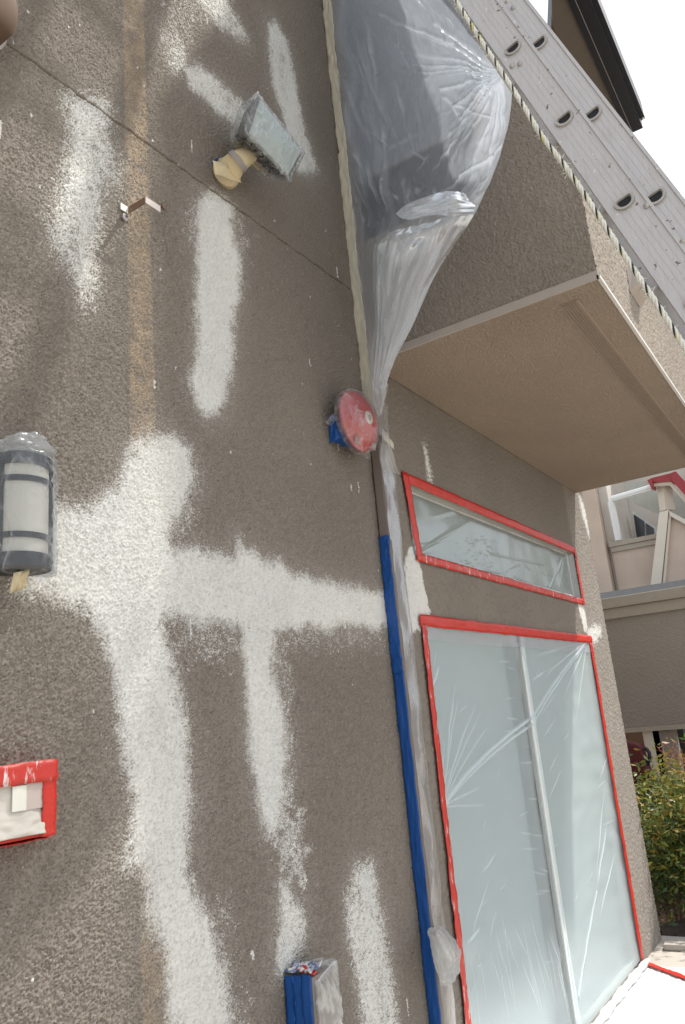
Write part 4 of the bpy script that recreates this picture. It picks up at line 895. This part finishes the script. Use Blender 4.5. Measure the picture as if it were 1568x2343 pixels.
def dtube(a, nc, r0, r1, rad, wall):
    mb = MB(); o_, i_ = dprof(rad), dprof(rad - wall); n = len(o_)
    f = lambda q, r: P0 + (a + q[1]) * Ld + (nc + q[0]) * Nd + r * Rd
    V = [f(q, r0) for q in o_] + [f(q, r0) for q in i_] + [f(q, r1) for q in o_] + [f(q, r1) for q in i_]
    F = []
    for i in range(n):
        j = (i + 1) % n
        F += [(i, j, n + j, n + i), (2 * n + i, 3 * n + i, 3 * n + j, 2 * n + j), (i, 2 * n + i, 2 * n + j, j), (n + i, n + j, 3 * n + j, 3 * n + i)]
    return mb.add(V, F)
def dplug(a, nc, r, rad):
    mb = MB(); q_ = dprof(rad); return mb.add([P0 + (a + q[1]) * Ld + (nc + q[0]) * Nd + r * Rd for q in q_], [tuple(range(len(q_)))])
SP = .3048
for k in range(-8, 10):
    a = k * SP
    if -2.6 < a < 3.2:
        rg_ = dtube(a, 0.001, .0035, -WID - .003, .0175, .0028).build('rung', M_alu2, lad, smooth='auto')
        dtube(a, 0.001, .0075, .002, .0225, .0055).build('rung_collar', M_alu2, rg_, smooth='auto'); dplug(a, .001, .0033, .0165).build('rung_bore_shade', M_dark, rg_)  # dark plug stands in for the shade inside the hollow rung
    a2 = a - .022 + .004
    if aB + .1 < a2 < 2.4:
        rg_ = dtube(a2, .057, -.0225, -WID + .02, .0175, .0028).build('rung', M_alu2, lad, smooth='auto')
        dtube(a2, .057, -.0185, -.024, .0225, .0055).build('rung_collar', M_alu2, rg_, smooth='auto'); dplug(a2, .057, -.0228, .0165).build('rung_bore_shade', M_dark, rg_)
def web_pt(x, y, off=0):
    r = ray(x, y); o_ = P0 + off * Rd; return EYE + r * (((o_ - EYE) @ Rd) / (r @ Rd))
for x, y in ((1174, 17), (1161, 3), (1172, 150), (1190, 145), (1563, 552), (1480, 470)):
    c_ = web_pt(x, y, -.0235 if x - 784 > 380 and y < 30 else .003); MB().lathe(c_, Rd, [(0, .007), (.003, .006), (.004, 0)], 14).build('rivet', M_alu2, lad, smooth=True)
for k in (0,): MB().bar(P0 + aB * Ld + .056 * Nd - .02 * Rd, P0 + (aB + .1) * Ld + .056 * Nd - .02 * Rd, Nd * .05, Rd * .03).build('foot', M_black, lad); MB().bar(P0 + aB * Ld + .056 * Nd - (WID - .0) * Rd, P0 + (aB + .1) * Ld + .056 * Nd - WID * Rd, Nd * .05, Rd * .03).build('foot', M_black, lad)

# ------------------------------------------------------------------ rope on the ladder
rope = thing('rope', 'cream, yellow and black braided rope hanging along the ladder', 'rope', tuple(web_pt(1240, 310, .04)))
rp = [web_pt(x, y, .035) for x, y in ((900, -270), (985, -110), (1045, 2), (1100, 90), (1150, 166), (1196, 238), (1240, 310), (1288, 372), (1330, 432), (1390, 524), (1460, 630), (1515, 712), (1568, 795), (1640, 905), (1720, 1030))]
ctrl = np.array(rp); path = up1(ctrl, 620, 0)
tang = np.gradient(path, axis=0); tang /= np.linalg.norm(tang, axis=1, keepdims=True)
uu = np.cross(tang, Rd); uu /= np.linalg.norm(uu, axis=1, keepdims=True); vv = np.cross(tang, uu)
arc = np.concatenate([[0], np.cumsum(np.linalg.norm(np.diff(path, axis=0), axis=1))])
for k, m_ in enumerate((M_ropew, M_ropew, M_ropey, M_ropeb)):
    ph = 2 * math.pi * (arc / .058) + k * math.pi / 2
    MB().tube(list(path + .0031 * (np.cos(ph)[:, None] * uu + np.sin(ph)[:, None] * vv)), .0020 if m_ is M_ropeb else .0033, 6).build('strand', m_, rope, smooth=True)
mb = MB(); rg = np.random.default_rng(3)
for i in range(260):
    j = rg.integers(5, 610); d = nrm(rg.standard_normal(3)); p = path[j] + d * .005; q = p + d * rg.uniform(.004, .012) + tang[j] * rg.uniform(-.008, .008)
    mb.tube([p, q], .0007, 3, cap=False)
fz = mb.build('fuzz', M_ropew, rope); fz['kind'] = 'stuff'

# ------------------------------------------------------------------ floor film, tape, kerb
ff = thing('floor_film', 'white film spread on the ground at the door threshold, edged by red tape', 'plastic sheet', (4.8, 1.3, 0))
nu, nv = 150, 60
U, V = np.meshgrid(np.linspace(0, 1, nu), np.linspace(0, 1, nv), indexing='ij')
x_ = 2.4 + 3.02 * U; yo = np.interp(U, [0, .6, .8, 1.0], [.75, .95, 1.16, 1.245]); y_ = 1.53 + (yo - 1.53) * V
zf = .006 + np.abs(fft_noise((nu, nv), .015, .14, .5, 7)) * .0018
grid_mesh('film', np.stack([x_, y_, zf], -1), M_film_floor, ff, {'fold': np.clip(np.abs(fft_noise((nu, nv), .015, .06, .6, 8)) - .8, 0, 1)})
t0, t1 = onz(1467, 2204, .016), onz(1640, 2268, .016)
strip('tape', t0, t1, nrm(np.cross((0, 0, 1), t1 - t0)) * .045, (0, 0, 1), M_red, ff, 40, 110, wob=.003)

# ------------------------------------------------------------------ planting bed by the corner
slab('planting_bed', [(5.9, -3), (8.3, -3), (8.3, 6), (6.1, 6), (6.1, 1.42), (5.9, 1.42)], -.119, -.09, M_soil)
tb = thing('timber_edging', 'dark timber edging along the planting bed behind the wall corner', 'edging', (6.1, 1.4, 0))
p0_, p1_ = onz(1505, 2128, .0), onz(1600, 2096, .0)
dT = nrm((p1_ - p0_) * (1, 1, 0))
MB().bar(p0_ * (1, 1, 0) + (0, 0, -.05), p0_ * (1, 1, 0) + dT * 2.5 + (0, 0, -.05), np.cross(dT, (0, 0, 1)) * .04, (0, 0, .055)).build('board', M_timber, tb, bevel=.006)
kb_ = thing('kerb_stone', 'short pale concrete kerb at the edge of the patio', 'kerb', (5.7, 1.3, 0))
k0, k1 = onz(1520, 2160, .03), onz(1610, 2163, .03); dK = nrm((k1 - k0) * (1, 1, 0))
MB().bar(k0 * (1, 1, 0) + (0, 0, .02), k0 * (1, 1, 0) + dK * 1.6 + (0, 0, .02), np.cross(dK, (0, 0, 1)) * .04, (0, 0, .018)).build('stone', M_conc, kb_, bevel=.008)

def leaf_cloud(name, centers, normals, size, mat_, parent, tints, seed=0, aspect=.32):
    rg = np.random.default_rng(seed); n = len(centers)
    d = rg.standard_normal((n, 3)); d[:, 2] = d[:, 2] * .6 - .15; d /= np.linalg.norm(d, axis=1, keepdims=True)
    s = np.cross(d, rg.standard_normal((n, 3))); s /= np.linalg.norm(s, axis=1, keepdims=True)
    L = size * rg.uniform(.6, 1.3, n)[:, None]
    c = np.asarray(centers); o0 = ORG[parent]
    mid = c + d * L * .45; up_ = np.cross(d, s) * L * .06
    V = np.stack([c, mid + s * L * aspect * .5 + up_, c + d * L, mid - s * L * aspect * .5 + up_], 1).reshape(-1, 3) - o0
    me = bpy.data.meshes.new(name); me.vertices.add(4 * n); me.vertices.foreach_set('co', V.astype(np.float32).ravel())
    me.loops.add(4 * n); me.loops.foreach_set('vertex_index', np.arange(4 * n, dtype=np.int32))
    me.polygons.add(n); me.polygons.foreach_set('loop_start', np.arange(0, 4 * n, 4, dtype=np.int32)); me.polygons.foreach_set('loop_total', np.full(n, 4, np.int32))
    me.update(calc_edges=True)
    a = me.attributes.new('tint', 'FLOAT', 'POINT'); a.data.foreach_set('value', np.repeat(tints, 4).astype(np.float32))
    me.materials.append(mat_); o = bpy.data.objects.new(name, me); COL.objects.link(o); o.parent = parent; ORG[o] = o0; o['kind'] = 'stuff'; return o
def nandina(name, label, base, H, Rr, n, seed, warm, group='nandina shrubs'):
    rg = np.random.default_rng(seed); o = thing(name, label, 'shrub', tuple(base), group)
    st = MB(); C = []; T = []
    for k in range(9):
        a = rg.uniform(0, 6.28); top = np.array(base) + np.array([Rr * .6 * math.cos(a), Rr * .6 * math.sin(a), H * rg.uniform(.65, 1)])
        b0 = np.array(base) + np.array([.10 * math.cos(a), .10 * math.sin(a), 0]); mid = (b0 + top) / 2 + rg.normal(0, .04, 3)
        st.tube([b0, mid, top], [.009, .007, .003], 5)
        for j in range(n // 9):
            t = rg.uniform(.30, 1.0) ** .8; p = (1 - t) ** 2 * b0 + 2 * t * (1 - t) * mid + t * t * top
            cl_ = rg.normal(0, 1, 3) * (.10 + .16 * Rr) * (1.15 - .45 * t)
            C.append(p + cl_); T.append(np.clip(warm * (t - .5) * 1.1 + .20 + rg.normal(0, .15) + .25 * max(0, np.linalg.norm(cl_) / .35 - .5), 0, 1))
    st.build('stem', M_stem, o); leaf_cloud('foliage', C, None, .062, M_nand, o, np.array(T), seed); return o
nandina('nandina_shrub', 'nandina shrub with yellow and orange tips right behind the wall corner', (6.55, 1.45, -.09), 1.10, .42, 6200, 1, .62)
nandina('nandina_shrub', 'green nandina shrub with pinkish flower sprays at the right edge', (6.95, 1.05, -.09), 1.18, .45, 6200, 2, .38)
nandina('nandina_shrub', 'nandina shrub in the rear of the planting bed', (7.3, 1.7, -.09), 1.10, .42, 3600, 3, .4)
# airy dry flower sprays
fs = thing('flower_spray', 'reddish dry flower sprays above the shrubs', 'flower spray', (6.85, 1.15, 1.2))
mb = MB(); rg = np.random.default_rng(8)
for i in range(26):
    b0 = np.array([rg.uniform(6.6, 7.1), rg.uniform(.8, 1.5), rg.uniform(.80, 1.0)]); t0_ = b0 + np.array([rg.normal(0, .12), rg.normal(0, .12), rg.uniform(.15, .36)])
    mb.tube([b0, (b0 + t0_) / 2 + rg.normal(0, .02, 3), t0_], .0022, 4)
    for j in range(7):
        c_ = b0 + (t0_ - b0) * rg.uniform(.4, 1); mb.tube([c_, c_ + rg.normal(0, .045, 3)], .0018, 3)
x = mb.build('sprays', simple('spray red', (.36, .13, .08), .7, var=.4, vscale=8), fs); x['kind'] = 'stuff'

# ------------------------------------------------------------------ neighbouring buildings
X1 = 8.6
n1 = thing('garden_wall', 'grey stucco parapet with a taupe cap carried on posts, beyond the wall corner', 'wall', (X1, 1.5, 0))
top1 = onx(1480, 1355, X1)[2]; cb1 = onx(1480, 1380, X1)[2]; bot1 = onx(1500, 1660, X1)[2]
MB().box((X1, -3, bot1), (X1 + .25, 4.5, cb1 - .10)).build('parapet', M_grey_st, n1)
MB().box((X1 - .05, -3, cb1), (X1 + .30, 4.5, top1)).build('cap', M_capt, n1, bevel=.01)
MB().box((X1 - .025, -3, cb1 - .11), (X1 + .28, 4.5, cb1 - .003)).build('cap_trim', M_capt, n1)
MB().box((X1 - .02, -3, bot1 - .05), (X1 + .26, 4.5, bot1 - .002)).build('bottom_trim', M_capt, n1)
for x, ww, m_ in ((1501, .16, M_postw), (1529, .20, M_grey_st)):
    q = onx(x, 1720, X1 + .1); MB().box((X1 + .03, q[1] - ww / 2, -.1), (X1 + .22, q[1] + ww / 2, bot1 - .05)).build('post', m_, n1)
MB().box((X1 + 1.2, -3, -.1), (X1 + 1.4, 4.5, bot1)).build('back_wall', M_brown_wall, n1)
q = onx(1555, 1720, X1 + .8); MB().box((X1 + .7, q[1] - .1, -.1), (X1 + .9, q[1] + .1, bot1 - .05)).build('post', M_dark, n1)

X2 = 15.5
n2 = thing('neighbour_building', 'cream apartment block with balcony, white downpipe and red roof edge in the background', 'building', (X2, 3, 0))
gy = lambda x, y, X=X2: onx(x, y, X)
def panel(name, pts, X, th, m_, par, bevel=0):
    P_ = [gy(x, y, X) for x, y in pts]; return MB().prism(P_, (th, 0, 0)).build(name, m_, par, bevel=bevel)
zcap = gy(1450, 1232)[2]; zcb = gy(1450, 1243)[2]; zpb = gy(1450, 1345)[2]; yl = gy(1396, 1240)[1]
# main wall set back, with tan corner at left
MB().box((X2 + 1.8, gy(1480, 1300)[1] - 6, 0), (X2 + 2.0, 7, 8.2)).build('wall', M_cream_lt, n2)
yk = gy(1380, 1200)[1]
MB().box((X2 - .15, yk, -.1), (X2 + 2.0, yk + .55, 7.8)).build('corner_wall', M_cream_st, n2)
MB().box((X2 + .10, yl - .10, zpb), (X2 + 1.78, yk - .005, 7.6)).build('side_wall', M_cream_lt, n2)
MB().box((X2, yl - 1.55, zpb), (X2 + .2, yl, zcb)).build('balcony_parapet', M_cream_st, n2)
MB().box((X2 - .06, yl - 1.55, zcb + .003), (X2 + .26, yl + .02, zcap)).build('parapet_cap', M_capt, n2)
MB().box((X2 - .04, yl - 1.55, zcb - .10), (X2 + .22, yl, zcb - .003)).build('parapet_trim', M_capt, n2)
MB().box((X2 - .05, yl - 2.6, zpb - .12), (X2 + 1.7, yl + .1, zpb - .003)).build('ledge', M_cream_lt, n2)
MB().box((X2 - 1.6, yl - 4, zpb - .42), (X2 + 1.2, yl + .6, zpb - .2)).build('low_roof', M_floorgr, n2)
# battered wall board and pink wall at right
panel('batter_board', [(1509, 1172), (1530, 1166), (1508, 1385), (1483, 1390)], X2 - .5, .12, M_postw, n2)
panel('batter_edge', [(1532, 1168), (1536, 1178), (1518, 1385), (1512, 1386)], X2 - .46, .10, M_postw, n2)
panel('batter_wall', [(1534, 1180), (1600, 1215), (1614, 1380), (1517, 1385)], X2 - .4, .3, M_cream_st, n2)
panel('batter_cap', [(1531, 1168), (1600, 1205), (1600, 1216), (1534, 1180)], X2 - .5, .4, M_cream_lt, n2)
MB().tube([gy(1519, 1100), gy(1528, 1168)], .14, 4).build('porch_post', M_postw, n2)
# soffit, red roof edge, pipe, window
panel('porch_soffit', [(1425, 1105), (1490, 1100), (1535, 1108), (1600, 1190), (1565, 1185), (1500, 1172), (1452, 1150)], X2 + .5, .05, M_soff2, n2)
panel('roof_fascia', [(1488, 1094), (1535, 1082), (1545, 1078), (1541, 1098), (1536, 1100), (1492, 1103)], X2 - .3, .35, M_redroof, n2)
panel('roof_fascia', [(1537, 1083), (1547, 1078), (1610, 1148), (1606, 1172), (1538, 1100)], X2 - .34, .3, M_redroof, n2)
panel('roof_return', [(1481, 1098), (1491, 1094), (1495, 1112), (1491, 1116)], X2 - .36, .3, M_redroof, n2)
panel('barge_board', [(1492, 1105), (1536, 1101), (1606, 1176), (1602, 1186), (1532, 1109), (1494, 1112)], X2 - .25, .1, M_postw, n2)
MB().tube([gy(1492, 1116, X2 - .1), gy(1402, 1142, X2 - .1), gy(1399, 1150, X2 - .1), gy(1416, 1236, X2 - .02)], .07, 8).build('downpipe', M_white, n2)
wf = panel('window', [(1447, 1168), (1500, 1205), (1503, 1232), (1456, 1232)], X2 + 1.4, .1, M_white, n2)
for pts in ([(1450, 1176), (1474, 1192), (1476, 1232), (1458, 1232)], [(1478, 1196), (1496, 1208), (1498, 1230), (1480, 1230)]):
    panel('pane', pts, X2 + 1.36, .03, M_glassdk, wf)
MB().box((X2 + .2, yl - 4, zcap + 1.5), (X2 + 1.8, yl - 1.5, zcap + 1.6)).build('beam', M_cream_lt, n2)

def tree(name, label, base, H, Rr, n, seed, cz=.62):
    rg = np.random.default_rng(seed); o = thing(name, label, 'tree', tuple(base), 'trees beyond the neighbouring block')
    b = np.array(base, float); t_ = MB().tube([b, b + (0.1, .1, H * .35), b + (-.1, .2, H * .7)], [.22, .16, .06], 8)
    for k in range(7):
        a = rg.uniform(0, 6.28); t_.tube([b + (0, 0, H * (.3 + .06 * k)), b + (Rr * .6 * math.cos(a), Rr * .6 * math.sin(a), H * (.5 + .06 * k))], [.08, .02], 5)
    t_.build('trunk', M_stem, o, smooth=True)
    cl = b + np.stack([rg.normal(0, Rr * .5, 46), rg.normal(0, Rr * .5, 46), H * cz + rg.normal(0, H * .16, 46)], 1)
    C = cl[rg.integers(0, 46, n)] + rg.normal(0, Rr * .17, (n, 3))
    T = np.clip(.5 + rg.normal(0, .22, n), 0, 1)
    leaf_cloud('crown', C, None, .20, M_tree, o, T, seed, .5); return o
q = gy(1575, 1120, 22.0); tree('tree', 'leafy green tree right of the red roof edge', (22.0, q[1] - .4, 0), 8.8, 2.2, 6000, 1)
q = gy(1510, 1185, 24.0); tree('tree', 'leafy green tree seen through the neighbour porch', (24.0, q[1], 0), 7.2, 1.8, 4500, 2)

# red bag on the low wall behind the corner
rb = thing('red_bag', 'dark red bag with a black handle standing behind the shrubs', 'bag', tuple(onx(1468, 1735, 7.9)))
c_ = onx(1462, 1735, 7.9)
hull_bag('body', [c_ + np.array(p) for p in ((-.08, -.10, -.22), (.08, -.10, -.22), (-.08, .12, -.22), (.08, .12, -.22), (-.06, -.05, .12), (.06, -.05, .12), (-.05, .10, .17), (.05, .10, .17))], M_redbag, rb, .01, 3, .01, 8, 2)
MB().tube([onx(x, y, 7.85) for x, y in ((1476, 1760), (1482, 1748), (1487, 1735), (1486, 1722), (1480, 1714), (1474, 1711))], .018, 7).build('handle', M_black, rb, smooth=True)
MB().box(tuple(c_ + (-.2, -.25, -1.6)), tuple(c_ + (.2, .3, -.22))).build('plinth', M_stucco_dark, rb)
# green blade plant at the right edge
gp = thing('blade_plant', 'bright green blade leaves of a plant at the right edge', 'plant', tuple(onx(1566, 1690, 7.4)))
for x, y in ((1553, 1688), (1566, 1676), (1575, 1700)):
    a_, b_ = onx(1569, 1692, 7.4), onx(x, y, 7.4); m__ = (a_ + b_) / 2; s_ = nrm(np.cross(b_ - a_, FWD)) * .010
    MB().prism([a_, m__ - s_, b_, m__ + s_], (.002, 0, 0)).build('leaf', simple('bright leaf', (.16, .34, .05), .5) if 'bright leaf' not in bpy.data.materials else bpy.data.materials['bright leaf'], gp)
MB().tube([onx(1569, 1692, 7.4), onx(1572, 1900, 7.4), onx(1572, 2060, 7.4)], .006, 5).build('stalk', M_stem, gp)
